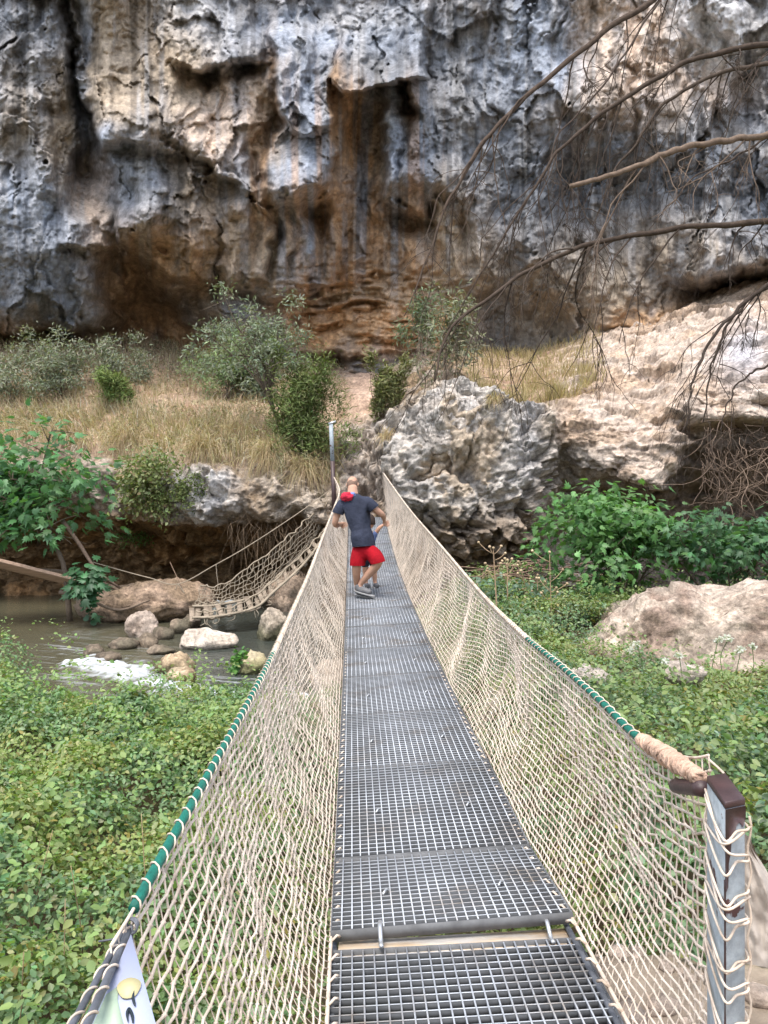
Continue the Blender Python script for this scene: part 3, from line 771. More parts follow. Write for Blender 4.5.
# ------------------------------------------------------------------ leaves
OVAL = (np.array([[0, 0, 0], [.35, .30, .06], [.72, .22, .04], [1, 0, -.08], [.72, -.22, .04], [.35, -.30, .06]]), [np.array([[0, 1, 2, 3]]), np.array([[0, 3, 4, 5]])])
NARROW = (np.array([[0, 0, 0], [.5, .13, .03], [1, 0, -.1], [.5, -.13, .03]]), [np.array([[0, 1, 2, 3]])])
SPRIG = (np.array([[0, -.07, 0], [0, .07, 0], [.5, .09, .05], [.5, -.09, .05], [1, 0, .0]]), [np.array([[0, 3, 2, 1]]), np.array([[3, 4, 2]])])
_fig = [(0, 0)]
for ang, r in ((-115, .42), (-75, .55), (-58, .36), (-38, .74), (-20, .45), (0, 1.0), (20, .45), (38, .74), (58, .36), (75, .55), (115, .42)):
    _fig.append((.22 + r * .78 * math.cos(math.radians(ang)), r * .62 * math.sin(math.radians(ang))))
LOBED = (np.array([[.22, 0, .05]] + [[a, b, -.10 * abs(b) - .05 * a] for a, b in _fig]),
         [np.array([[0, i, i + 1] for i in range(1, len(_fig))] + [[0, len(_fig), 1]])])


def leaf_mesh(name, pts, nrm, size, shape, cols, mat, parent=None, dirs=None, fin=None):
    tv, tf = shape; k = len(tv); n = len(pts)
    nrm = nrm / (np.linalg.norm(nrm, axis=1)[:, None] + 1e-9)
    if dirs is None: dirs = rng.normal(size=(n, 3))
    u = dirs - (dirs * nrm).sum(1)[:, None] * nrm; u /= np.linalg.norm(u, axis=1)[:, None] + 1e-9
    v = np.cross(nrm, u)
    s = np.asarray(size)[:, None, None]
    V = pts[:, None] + s * (tv[None, :, 0:1] * u[:, None] + tv[None, :, 1:2] * v[:, None] + tv[None, :, 2:3] * nrm[:, None])
    off = (np.arange(n) * k)[:, None, None]
    fs = {}
    for q in tf: fs.setdefault(q.shape[1], []).append((q[None] + off).reshape(-1, q.shape[1]))
    fs = [np.concatenate(q) for q in fs.values()]
    C = np.repeat(cols, k, axis=0)
    return mesh_obj(name, V.reshape(-1, 3), fs, mat, parent, False, C)


def palette(n, base, var=.35, hue=.12, alt=None, palt=.1):
    c = np.asarray(base)[None] * np.exp(rng.normal(size=(n, 1)) * var * .6) * (1 + rng.normal(size=(n, 3)) * hue * .5)
    if alt is not None:
        m = rng.random(n) < palt
        c[m] = np.asarray(alt)[None] * (1 + rng.normal(size=(m.sum(), 1)) * .2)
    return np.clip(c, .01, .6)


def brambles(name, n, xlim, ylim, hfun, dens, base, label, sz=(.024, .045)):
    x = rng.uniform(*xlim, n * 3); y = ylim[0] + (ylim[1] - ylim[0]) * rng.random(n * 3) ** 1.25
    keep = rng.random(n * 3) < dens(x, y)
    x = x[keep][:n]; y = y[keep][:n]; m = len(x)
    h = hfun(x, y); e = .05
    gx = (hfun(x + e, y) - h) / e; gy = (hfun(x, y + e) - h) / e
    dep = rng.exponential(.085, m); dep = np.minimum(dep, .45)
    z = h - dep + rng.normal(size=m) * .012
    z = np.maximum(z, ground_z(x, y) + .02)
    nr = np.stack([-gx * .8, -gy * .8, np.ones(m)], 1) + rng.normal(size=(m, 3)) * .48 + np.array([0, -.12, 0])
    cl = fbm(x * 1.1, y * 1.1, z, 3, 301); big = sstep(.05, .4, fbm(x * .8, y * .8, 4, 2, 303))
    c = palette(m, base, .42, .16, (.24, .22, .08), .07) * (1 + .35 * cl)[:, None]
    c = c * np.where(cl[:, None] > .1, np.array([1.12, 1.02, .8]), np.array([.92, 1.0, 1.05]))
    size = rng.uniform(*sz, m) * (1 + .03 * np.maximum(y - 3, 0)) * (1 + .45 * big)
    px_, pn_, ps_ = [], [], []
    for _ in range(620):                                         # arching canes that rise above the mass
        x0 = rng.uniform(*xlim); y0 = ylim[0] + (ylim[1] - ylim[0]) * rng.random() ** 1.3
        if dens(np.array([x0]), np.array([y0]))[0] < .5 or abs(x0 - cx(y0)) < 1.15: continue
        L_ = rng.uniform(.3, .95); a_ = rng.uniform(0, 6.28); k_ = rng.integers(14, 34); t_ = rng.random(k_)
        q_ = np.stack([x0 + np.cos(a_) * L_ * t_, y0 + np.sin(a_) * L_ * t_, np.zeros(k_)], 1)
        q_[:, 2] = hfun(np.full(k_, x0), np.full(k_, y0)) - .05 + L_ * .42 * np.sin(np.pi * np.minimum(t_ * .8 + .1, 1))
        px_.append(q_ + rng.normal(size=(k_, 3)) * .028); pn_.append(rng.normal(size=(k_, 3)) * .5 + np.array([0, -.15, 1])); ps_.append(rng.uniform(sz[0] * 1.1, sz[1] * 1.35, k_))
    px_ = np.concatenate(px_); x = np.r_[x, px_[:, 0]]; y = np.r_[y, px_[:, 1]]; z = np.r_[z, px_[:, 2]]; nr = np.vstack([nr, np.concatenate(pn_)]); size = np.r_[size, np.concatenate(ps_)]
    c = np.vstack([c, palette(len(px_), np.asarray(base) * np.array([1.15, 1.12, .9]), .25, .12)])
    o = leaf_mesh(name, np.stack([x, y, z], 1), nr, size, OVAL, np.clip(c, .01, .4), M['leaf'])
    tag(o, label, 'undergrowth', kind='stuff')
    return o


def build_undergrowth():
    def hl(x, y):
        up = .52 + .10 * sstep(3.5, 7, y) + .35 * sstep(-2.6, -5.5, x) * sstep(5, 8, y)
        up = up - .46 * sstep(6.4, 8.2, y) * (1 - .8 * sstep(-3.6, -5.0, x))
        return ground_z(x, y) * .5 + up + .22 * fbm(x * .9, y * .9, 0, 2, 311) + .34 * (.5 - worley(x * .95, y * .95, x * 0, 9)[0]) + .15 * fbm(x * 2.4, y * 2.4, 0, 4, 315) - .12 * (1 - sstep(2.0, 3.0, y)) + .05

    def dl(x, y):
        edge = 1 - sstep(8.2, 9.0, y + .6 * perlin(x * .8, y * .8, 6) - .8 * sstep(-3.8, -5, x))
        gap = .25 + .75 * sstep(-.95, -.65, fbm(x * .8, y * .8, 3, 2, 321))
        return edge * gap * (1 - .75 * sstep(-.75, -.3, x)) * 1.0
    brambles('bramble_thicket', 200000, (-6.8, .15), (1.7, 9.7), hl, dl, (.200, .285, .125), 'dense light green bramble thicket filling the ravine left of the footbridge')

    def hr(x, y):
        return ground_z(x, y) + .40 + .07 * sstep(4, 8, y) + .22 * sstep(9.5, 11, y) * (1 - sstep(2.6, 3.4, x)) + .18 * fbm(x * .9, y * .9, 2, 2, 331) + .30 * (.5 - worley(x * 1.0, y * 1.0, x * 0, 10)[0]) + .15 * fbm(x * 2.4, y * 2.4, 2, 4, 335) - .35 * (1 - sstep(2.6, 3.4, y)) - .40 * sstep(6.4, 7.6, y) * sstep(1.8, 2.6, x) * (1 - sstep(10.5, 11.5, y))

    def dr(x, y):
        gap = sstep(-.7, -.4, fbm(x * .8, y * .8, 8, 2, 341))
        pxl = 384 + x / y * F
        return ((y > 3.4) | (x > 1.0)) * gap * (1 - .5 * sstep(13, 15.5, y)) * (.5 + .5 * sstep(2.8, 3.6, y)) * sstep(.2, .8, x)
    brambles('leafy_undergrowth', 160000, (.2, 9.2), (2.6, 15.5), hr, dr, (.190, .260, .130), 'green leafy undergrowth covering the ravine floor right of the footbridge', (.026, .048))


def near_details():
    n = 900; x = rng.uniform(.1, 3.2, n); y = rng.uniform(.9, 3.0, n); z = ground_z(x, y)
    bm = bmesh.new(); bmesh.ops.create_icosphere(bm, subdivisions=2, radius=1.0)
    v0 = np.array([q.co[:] for q in bm.verts]); f0 = np.array([[q.index for q in p.verts] for p in bm.faces]); bm.free()
    mb = MB()
    for i in range(n):
        r = rng.uniform(.008, .05) * (.5 + rng.random())
        v = v0 * (1 + .25 * perlin(v0[:, 0] * 1.5 + i, v0[:, 1] * 1.5, v0[:, 2] * 1.5))[:, None] * np.array([r, r * rng.uniform(.6, 1), r * rng.uniform(.35, .7)])
        a = rng.uniform(0, 6.28); c, s_ = math.cos(a), math.sin(a)
        v = np.stack([v[:, 0] * c - v[:, 1] * s_, v[:, 0] * s_ + v[:, 1] * c, v[:, 2]], 1)
        mb.add(v + [x[i], y[i], z[i] + r * .15], f0, np.array([.45, .36, .29]) * rng.uniform(.6, 1.25))
    o = mb.build('gravel', M['boulder'], None, True); tag(o, 'loose pinkish stones on the bare earth by the near right post', 'gravel', kind='stuff')
    mb = MB()
    for i in range(70):
        x0 = rng.uniform(-3.2, -.8); y0 = rng.uniform(1.7, 4.0); h = rng.uniform(.3, .75); b = np.array([x0, y0, ground_z(x0, y0) + .1])
        t = b + np.array([rng.normal() * .25, rng.normal() * .2, h])
        mb.tube(spline([b, (b + t) / 2 + rng.normal(size=3) * .06, t], 8), np.linspace(.004, .002, 8), 4, np.array([.34, .26, .15]) * rng.uniform(.5, 1.2))
    o = mb.build('dry_stems', M['bark'], None, True); tag(o, 'thin dry stems poking out of the near brambles', 'stems', kind='stuff')


def crown_pts(n, c, r, nclump, spread, gap_seed=0, flat=0.0):
    """leaf centres: clumps scattered through an ellipsoid"""
    cc = rng.normal(size=(nclump, 3)); cc /= np.linalg.norm(cc, axis=1)[:, None]
    cc *= (rng.random((nclump, 1)) ** .45)
    cc *= (1 + .25 * rng.normal(size=(nclump, 1)))
    k = rng.integers(0, nclump, n)
    p = cc[k] + rng.normal(size=(n, 3)) * spread
    out = p - cc[k] * .6
    return np.asarray(c) + p * np.asarray(r), out, np.asarray(c) + cc * np.asarray(r)


def shrub(name, base, c, r, n, leaf, shape, colr, label, cat='shrub', clumps=26, spread=.2, stems=7, stem_r=.02, mat='leaf', up=.4, group=None, alt=None, trunk_pts=None, twig=True, droop=0):
    root = empty(name, base, label, cat, group)
    pts, out, cc = crown_pts(n, c, r, clumps, spread)
    nr = out * .7 + rng.normal(size=(n, 3)) * .6 + np.array([0, -.2, up])
    dirs = out + rng.normal(size=(n, 3)) * .6 + np.array([0, 0, -droop])
    cols = palette(n, colr, .34, .13, alt, .08)
    mb = MB()
    base = np.asarray(base, float)
    bc = np.array([.13, .10, .075])
    if trunk_pts is not None:
        tp = spline(trunk_pts, 14)
        mb.tube(tp, np.linspace(stem_r * 1.6, stem_r * .7, 14), 7, bc)
        org = tp[-1]
    order = rng.permutation(len(cc))[:max(stems, 1)]
    for q in order:
        s = base + rng.normal(size=3) * np.array([.05, .05, 0]) if trunk_pts is None else tp[rng.integers(6, 14)]
        mid = (s + cc[q]) / 2 + rng.normal(size=3) * .08 + np.array([0, 0, .08])
        line = spline([s, mid, cc[q]], 8)
        mb.tube(line, np.linspace(stem_r * .8, stem_r * .25, 8), 5, bc * rng.uniform(.7, 1.2))
        if twig:
            for _ in range(4):
                j = rng.integers(3, 8); e = line[j] + rng.normal(size=3) * np.asarray(r) * .28
                mb.tube(spline([line[j], (line[j] + e) / 2 + rng.normal(size=3) * .03, e], 5), np.linspace(stem_r * .3, stem_r * .12, 5), 4, bc)
    mb.build('branches', M['bark'], root, True)
    leaf_mesh('foliage', pts, nr, rng.uniform(leaf * .7, leaf * 1.3, n), shape, cols, M[mat], root, dirs)
    return root


def far_shrubs():
    def S(px, pyb, pxc, pyc, wpx, hpx, dd=0.0, **kw):
        b = bank_px(px, pyb); d = b[1] + dd
        c = P(pxc, pyc, d); s = d / F
        return b, c, (wpx / 2 * s, wpx / 2 * s * .8, hpx / 2 * s)
    OLIVE = (.22, .25, .175); GREY = (.24, .255, .18); JUN = (.15, .185, .070); PALE = (.22, .28, .14)
    b, c, r = S(278, 455, 248, 336, 112, 86)
    tp = [b, P(280, 430, b[1]), P(268, 395, b[1]), P(262, 360, b[1])]
    shrub('olive_tree', b, c, r, 4200, .125, NARROW, OLIVE, 'thin straggly grey green tree leaning over the left bank below the cliff', 'tree', 40, .11, 26, .032, 'leaf_dry', trunk_pts=tp)
    b, c, r = S(300, 466, 307, 412, 72, 118)
    shrub('juniper', b, c, r, 15000, .125, SPRIG, JUN, 'dense upright dark green juniper beside the far left bridge post', 'shrub', 40, .17, 10, .02, 'leaf_dry', up=1.2, droop=-1.0)
    b, c, r = S(225, 400, 228, 368, 66, 62, .3)
    shrub('shrub', b, c, r, 7000, .125, SPRIG, PALE, 'soft pale green shrub left of the straggly tree', 'shrub', 26, .2, 8, .015, 'leaf_dry', up=.8, droop=-.8)
    b, c, r = S(255, 395, 258, 385, 60, 50, -.2)
    shrub('shrub', b, c, r, 2200, .17, NARROW, OLIVE, 'grey green shrub at the foot of the straggly tree', 'shrub', 22, .2, 8, .015, 'leaf_dry')
    b, c, r = S(113, 405, 113, 388, 36, 38, -.2)
    shrub('shrub', b, c, r, 5000, .12, SPRIG, (.18, .23, .08), 'small round green bush on the grassy left bank', 'shrub', 18, .2, 6, .012, 'leaf_dry', up=.9, droop=-.8)
    for (px, pb, cx, cy, w_, h_, n, lab) in ((10, 402, 8, 374, 86, 62, 3000, 'grey green shrub at the left edge beneath the cliff'), (62, 397, 60, 366, 76, 62, 3000, 'grey green shrub between the left edge and the cave'),
                                           (118, 385, 114, 360, 74, 54, 2800, 'grey green shrub in front of the dark cave mouth')):
        b, c, r = S(px, pb, cx, cy, w_, h_)
        shrub('shrub', b, c, r, int(n * 1.3), .125, NARROW, GREY, lab, 'shrub', 34, .13, 9, .014, 'leaf_dry', group='grey green shrubs along the cliff foot')
    b, c, r = S(385, 418, 387, 388, 34, 58)
    shrub('broom_shrub', b, c, r, 6500, .14, SPRIG, (.22, .225, .105), 'upright olive broom shrub between the path and the rock outcrop', 'shrub', 20, .2, 10, .014, 'leaf_dry', up=1.3, droop=-1.4)
    b, c, r = S(445, 385, 452, 335, 58, 90, .6)
    shrub('shrub', b, c, r, 1700, .17, NARROW, (.22, .22, .15), 'sparse twiggy shrub growing above the rock outcrop', 'shrub', 30, .2, 16, .012, 'leaf_dry')
    b, c, r = S(420, 385, 420, 325, 40, 60, 2.5)
    shrub('shrub', b, c, r, 1300, .17, NARROW, (.17, .21, .13), 'thin green shrub against the ochre cliff foot', 'shrub', 20, .2, 10, .012, 'leaf_dry')
    b, c, r = S(160, 500, 150, 478, 66, 70, -.3)
    shrub('shrub', b, c, r, 2600, .10, OVAL, (.19, .22, .09), 'loose weedy green shrub between the fig tree and the white rock', 'shrub', 34, .22, 12, .010, 'leaf', alt=(.25, .19, .11))
    b, c, r = S(183, 512, 185, 492, 40, 34, -.4)
    shrub('shrub', b, c, r, 1100, .06, OVAL, (.12, .15, .055), 'low olive shrub growing on the white rock of the left bank', 'shrub', 16, .22, 6, .008, 'leaf_dry')
    b, c, r = S(127, 540, 135, 525, 34, 44, -.4)
    shrub('shrub', b, c, r, 800, .075, OVAL, (.12, .20, .06), 'trailing green shrub hanging into the dark hollow of the left bank', 'shrub', 16, .22, 6, .008)
    # fig on the left with its low branch
    d = 16.5; b = P(70, 600, d); b[2] = .05
    root = shrub('fig_tree', b, P(32, 484, d), (1.6, 1.0, 1.45), 1500, .24, LOBED, (.10, .215, .085), 'green lobed leaf fig tree overhanging the river at the left edge', 'tree', 40, .17, 14, .04,
                 trunk_pts=[b, P(62, 560, d), P(40, 530, d + .2), P(25, 490, d)], up=.9, droop=.6)
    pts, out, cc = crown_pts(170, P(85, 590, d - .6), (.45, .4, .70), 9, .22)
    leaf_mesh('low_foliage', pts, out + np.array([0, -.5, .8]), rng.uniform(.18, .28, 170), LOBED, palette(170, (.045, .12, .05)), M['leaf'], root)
    mb = MB(); mb.tube(spline([P(62, 520, d), P(80, 545, d - .1), P(98, 572, d - .2), P(120, 588, d)], 12), np.linspace(.05, .025, 12), 7, (.17, .12, .09)); mb.build('low_branch', M['bark'], root, True)
    # figs on the right
    d = 13.0; b = P(610, 600, d); b[2] = ground_z(b[0], b[1])
    shrub('fig_bush', b, P(614, 528, d), (1.35, .9, .98), 3000, .155, LOBED, (.11, .225, .075), 'bright green fig bush standing behind the huge boulder', 'shrub', 42, .17, 12, .03, up=.9, droop=.5)
    d = 12.5; b = P(740, 590, d); b[2] = ground_z(b[0], b[1])
    shrub('fig_bush', b, P(750, 545, d), (1.25, .8, .62), 1700, .155, LOBED, (.075, .16, .07), 'darker green fig bush at the right edge behind the huge boulder', 'shrub', 30, .18, 10, .03, up=.9, droop=.5)
    # plant at river boulder
    d = dwater(672); c = P(240, 660, d - .1)
    shrub('river_plant', P(242, 670, d - .1), c, (.17, .14, .16), 160, .085, OVAL, (.11, .25, .06), 'small bright green plant against the yellowish river boulder', 'plant', 9, .25, 5, .006, up=.8)
    # tall weeds on the right below the outcrop
    d = 13.8; b = P(505, 605, d); b[2] = ground_z(b[0], b[1])
    shrub('shrub', b, P(515, 600, d - 1.5), (.75, .6, .38), 1300, .09, OVAL, (.13, .20, .125), 'blue green weedy clump right of the net below the rock outcrop', 'shrub', 22, .22, 8, .008, up=.8)


def strips(name, base, tip, width, cols, mat, bend, parent=None):
    n = len(base); k = 4
    t = np.linspace(0, 1, k)[None, :, None]
    mid = base[:, None] + (tip - base)[:, None] * t + bend[:, None] * (t * (1 - t) * 4)
    dr = (tip - base); side = np.cross(dr, rng.normal(size=(n, 3))); side /= np.linalg.norm(side, axis=1)[:, None] + 1e-9
    w_ = np.asarray(width)[:, None, None] * (1 - t * .85)
    V = np.stack([mid - side[:, None] * w_, mid + side[:, None] * w_], 2).reshape(n, k * 2, 3)
    q = np.array([[2 * i, 2 * i + 1, 2 * i + 3, 2 * i + 2] for i in range(k - 1)])
    f = (q[None] + (np.arange(n) * k * 2)[:, None, None]).reshape(-1, 4)
    return mesh_obj(name, V.reshape(-1, 3), f, M[mat], parent, False, np.repeat(cols, k * 2, axis=0))


def dry_grass():
    g = BK['grass'].copy() * (BK['T'] < 6.7)
    x, y, z = BK['P'][..., 0], BK['P'][..., 1], BK['P'][..., 2]
    tuft = fbm(x * 1.6, y * 1.6, z, 2, 401)
    wgt = g * (.25 + sstep(-.1, .5, tuft)) * (1 + 1.5 * np.exp(-((BK['T'] - 4.5) / .5) ** 2))
    vis = (BK['U'] > -60) & (BK['U'] < 620)
    wgt = (wgt * vis).ravel(); wgt /= wgt.sum()
    n = 30000
    idx = rng.choice(wgt.size, n, p=wgt)
    b = BK['P'].reshape(-1, 3)[idx] + rng.normal(size=(n, 3)) * .03
    T = BK['T'].ravel()[idx]; U = BK['U'].ravel()[idx]
    L = rng.uniform(.15, .42, n) * (1 + .9 * np.exp(-((T - 4.5) / .4) ** 2))
    hang = np.exp(-((T - 4.4) / .25) ** 2)[:, None]
    lean = np.repeat(rng.normal(size=(n // 10, 3)), 10, axis=0)[:n]
    dirs = np.array([0, -.35, 1.0])[None] + rng.normal(size=(n, 3)) * .45 + hang * np.array([0, -.7, -1.3])
    dirs /= np.linalg.norm(dirs, axis=1)[:, None]
    tip = b + dirs * L[:, None]
    bend = np.array([0, -.05, .10])[None] * L[:, None] * 1.5 * (1 + 2 * hang)
    c = palette(n, (.52, .405, .28), .42, .1, (.24, .225, .12), .22)
    gr = (U > 460)
    c[gr] = palette(gr.sum(), (.34, .28, .14), .3, .1, (.42, .33, .2), .3)
    o = strips('dry_grass', b, tip, rng.uniform(.004, .010, n), c, 'straw', bend)
    tag(o, 'straw coloured dry grass on the far bank', 'dry grass', kind='stuff')
    # low grey weeds between the grass
    n = 16000; w2 = (g * sstep(.0, .45, fbm(x * .9, y * .9, z, 3, 405)) * (BK['U'] > -60) * (BK['U'] < 345)).ravel(); w2 /= w2.sum()
    idx = rng.choice(w2.size, n, p=w2); b = BK['P'].reshape(-1, 3)[idx] + rng.normal(size=(n, 3)) * np.array([.10, .10, .02]); b[:, 2] += rng.random(n) ** 1.5 * .42
    o = leaf_mesh('slope_weeds', b, rng.normal(size=(n, 3)) + np.array([0, -.4, .8]), rng.uniform(.06, .15, n), NARROW, palette(n, (.23, .215, .135), .4, .12, (.34, .235, .17), .35), M['leaf_dry'])
    tag(o, 'low grey green weeds among the dry grass of the far bank', 'weeds', kind='stuff')
    # straw tussocks that hang over the rocks
    for k, (px, py_, n, lab) in enumerate(((272, 462, 1500, 'large drooping straw tussock hanging over the left bank rocks'), (238, 442, 1000, 'straw tussock higher up the slope left of the juniper'), (302, 476, 800, 'drooping straw tussock beneath the juniper'),
                                         (128, 446, 800, 'straw tussock on the slope above the weedy shrub'), (391, 442, 240, 'small yellow straw tussock on the rock right of the bridge end'), (490, 406, 260, 'small orange straw tussock on top of the outcrop'), (205, 455, 700, 'straw tussock just above the white rock of the left bank'))):
        n = int(n * .62); b0 = bank_px(px, py_) + np.array([0, -.18, .06])
        s = .45 if n < 300 else 1.0
        b = b0 + rng.normal(size=(n, 3)) * np.array([.16, .08, .04]) * s
        a = rng.uniform(0, 2 * np.pi, n)
        out = np.stack([np.cos(a) * .55, -np.abs(np.sin(a)) * .55 - .15, np.zeros(n)], 1) * rng.uniform(.4, 1, (n, 1)) * s * 1.1
        tip = b + out + np.array([0, 0, 1.0]) * rng.uniform(-.60, .35, (n, 1)) * s + rng.normal(size=(n, 3)) * .10 * s
        bend = np.array([0, 0, .32]) * rng.uniform(.5, 1.2, (n, 1)) * s
        o = strips('grass_tussock', b, tip, rng.uniform(.004, .009, n), palette(n, (.46, .35, .22), .45, .1), 'straw', bend)
        o.location = (0, 0, 0)
        tag(o, lab, 'grass tussock', 'straw tussocks on the far bank')


def thistles():
    specs = [(497, 612, 548, 'tall dry thistle stalk with round seed heads, the leftmost behind the right net'), (508, 615, 560, 'dry thistle stalk leaning beside the leftmost one'),
             (553, 640, 552, 'tall dry thistle stalk standing apart near the huge boulder'), (541, 640, 575, 'bent dry thistle stalk between the tall thistle stalks'), (522, 618, 570, 'thin dry thistle stalk among the blue green weeds')]
    for i, (px, pb, ptop, lab) in enumerate(specs):
        d = 11.0 + .3 * i
        b = P(px, pb, d); tp = P(px + random.uniform(-4, 4), ptop, d)
        root = empty('thistle', b, lab, 'thistle', 'dry thistle stalks')
        mb = MB(); hb = MB()
        line = spline([b, (b + tp) / 2 + rng.normal(size=3) * .04, tp], 10)
        mb.tube(line, np.linspace(.012, .006, 10), 5, (.40, .28, .18))
        ends = [tp]
        for _ in range(8):
            j = rng.integers(4, 9); e = line[j] + np.array([rng.normal() * .13, rng.normal() * .1, rng.uniform(.04, .2)])
            mb.tube(spline([line[j], (line[j] + e) / 2 - np.array([0, 0, .02]), e], 5), .005, 4, (.42, .30, .19)); ends.append(e)
        for e in ends:
            bm = bmesh.new(); bmesh.ops.create_icosphere(bm, subdivisions=2, radius=.018)
            v = np.array([q.co[:] for q in bm.verts]) * (1 + .3 * rng.random((len(bm.verts), 1))) + e
            f = np.array([[q.index for q in p.verts] for p in bm.faces]); bm.free()
            hb = MB(); hb.add(v, f, np.array([.50, .38, .24]) * rng.uniform(.7, 1.2)); hb.build('seed_head', M['bark'], root)
        mb.build('stalk', M['bark'], root, True)


def white_flowers():
    for i, (px, py, lab) in enumerate(((637, 644, 'white flower head above the undergrowth, leftmost in front of the huge boulder'), (631, 651, 'smaller white flower head just below the leftmost one'), (665, 662, 'low white flower head between the flower groups'),
                                       (679, 655, 'white flower head beside the low one'), (729, 638, 'white flower head right of the boulder shadow'), (718, 640, 'white flower head just left of the tallest pair'), (752, 646, 'white flower head at the right edge before the huge boulder'), (741, 650, 'little white flower head second from the right edge'))):
        d = 7.6; e = P(px, py, d); b = e + np.array([rng.normal() * .05, .05, -.42])
        root = empty('flower', b, lab, 'flower', 'white flower heads in front of the huge boulder')
        mb = MB(); mb.tube(spline([b, (b + e) / 2 + rng.normal(size=3) * .02, e], 6), .004, 4, (.12, .2, .07)); mb.build('stem', M['bark'], root, True)
        n = 46; q = rng.normal(size=(n, 3)) * np.array([.017, .014, .011]) + e
        leaf_mesh('petals', q, rng.normal(size=(n, 3)) * .5 + np.array([0, -.5, .8]), rng.uniform(.026, .042, n), OVAL, palette(n, (.60, .60, .54), .10, .04), M['leaf'], root)


# ------------------------------------------------------------------ the bare tree on the right
def bare_tree():
    base = np.array([5.6, 6.2, 0.4])
    root = empty('bare_tree', base, 'leafless tree whose bare brown limbs reach in from the right across the cliff', 'tree')
    mb = MB(); tr = spline([base, base + [.1, 0, 2], base + [-.1, .1, 4.2], base + [.15, .1, 7.5]], 30)
    mb.tube(tr, np.linspace(.22, .10, 30), 10, (.20, .16, .12)); mb.build('trunk', M['bark'], root, True)
    Z = lambda l, d0, d1: [P(400 + a / 2.087, b / 2.087, d0 + (d1 - d0) * i / (len(l) - 1)) for i, (a, b) in enumerate(l)]
    limbs = [
        ('branch', [(620, -60), (530, 0), (420, 70), (290, 180), (190, 280), (110, 400), (60, 530), (10, 660)], 6.0, 5.2, .027, .003, tr[27], (.085, .062, .047), 36),
        ('branch', [(900, 80), (768, 95), (640, 115), (560, 150), (470, 205), (390, 265), (330, 320), (280, 390), (220, 490), (150, 600), (90, 700)], 5.6, 5.4, .024, .003, tr[18], (.070, .052, .040), 44),
        ('branch', [(900, 130), (768, 135), (680, 150), (600, 185), (540, 230), (500, 290), (455, 345), (430, 400), (400, 470)], 6.2, 6.4, .022, .003, tr[18], (.09, .068, .052), 34),
        ('branch', [(900, 255), (768, 280), (670, 295), (590, 310), (520, 335), (450, 360), (355, 388)], 5.3, 4.9, .025, .015, tr[16], (.17, .125, .092), 12),
        ('branch', [(900, 450), (768, 465), (640, 470), (500, 490), (400, 510), (300, 550), (200, 610), (120, 670), (85, 730), (72, 795)], 5.2, 4.9, .024, .006, tr[12], (.075, .056, .043), 26),
        ('branch', [(860, 540), (768, 597), (700, 650), (640, 730), (610, 800), (598, 890)], 5.6, 5.4, .018, .005, tr[11], (.065, .05, .04), 12),
        ('branch', [(880, 560), (768, 600), (715, 640), (680, 690), (650, 760), (635, 880)], 5.7, 5.8, .016, .005, tr[11], (.065, .05, .04), 10),
        ('branch', [(860, 720), (768, 760), (720, 790), (690, 830), (668, 900)], 5.5, 5.5, .010, .004, tr[9], (.065, .05, .04), 8),
        ('branch', [(620, -90), (560, -20), (500, 60), (440, 160), (370, 240), (330, 290), (300, 370), (240, 420), (170, 500)], 6.3, 5.8, .011, .003, tr[28], (.08, .06, .048), 20),
        ('branch', [(880, 230), (768, 285), (690, 335), (620, 370), (560, 430), (520, 480)], 5.9, 6.2, .011, .003, tr[15], (.08, .06, .048), 18),
    ]
    for nm, l, d0, d1, r0, r1, org, colr, ntw in limbs:
        pts = Z(l, d0, d1)
        vis = spline(pts, 70)
        pre = spline([org, (org + pts[0]) / 2 + np.array([0, 0, .15]), pts[0]], 12)[:-1]
        line = np.vstack([pre, vis])
        wob = np.stack([fbm(np.arange(len(line)) * .16, q, r0 * 100, 2, 501) for q in (0, 5, 9)], 1) * .016
        line = line + wob
        rad = np.concatenate([np.linspace(r0 * 1.5, r0, len(pre)), np.linspace(r0, r1, len(vis))])
        mb = MB(); mb.tube(line, rad * (1 + .04 * rng.normal(size=len(line))), 8, np.asarray(colr))

        def twig(s, dirv, L, r, lvl):
            n = 9; p = [s]; dv = dirv / np.linalg.norm(dirv)
            for _ in range(n):
                dv = dv + rng.normal(size=3) * .15 + np.array([0, 0, -.10]); dv /= np.linalg.norm(dv)
                p.append(p[-1] + dv * L / n)
            p = np.array(p); mb.tube(spline(p, 16), np.linspace(r, r * .35, 16), 4, np.asarray(colr) * rng.uniform(.65, 1.1))
            if lvl > 0:
                for _ in range(rng.integers(2, 5)):
                    j = rng.integers(2, n); twig(p[j], dv * .6 + rng.normal(size=3) * .6 + np.array([0, 0, -.4]), L * rng.uniform(.3, .6), r * .55, lvl - 1)
        tang = np.gradient(line, axis=0)
        for _ in range(int(ntw * .62)):
            j = rng.integers(len(pre) + 4, len(line) - 2)
            twig(line[j], tang[j] / np.linalg.norm(tang[j]) * .8 + rng.normal(size=3) * .5 + np.array([0, 0, -.75]), rng.uniform(.3, 1.2), min(rad[j] * .4, .0065), 2)
        mb.build(nm, M['bark'], root, True)


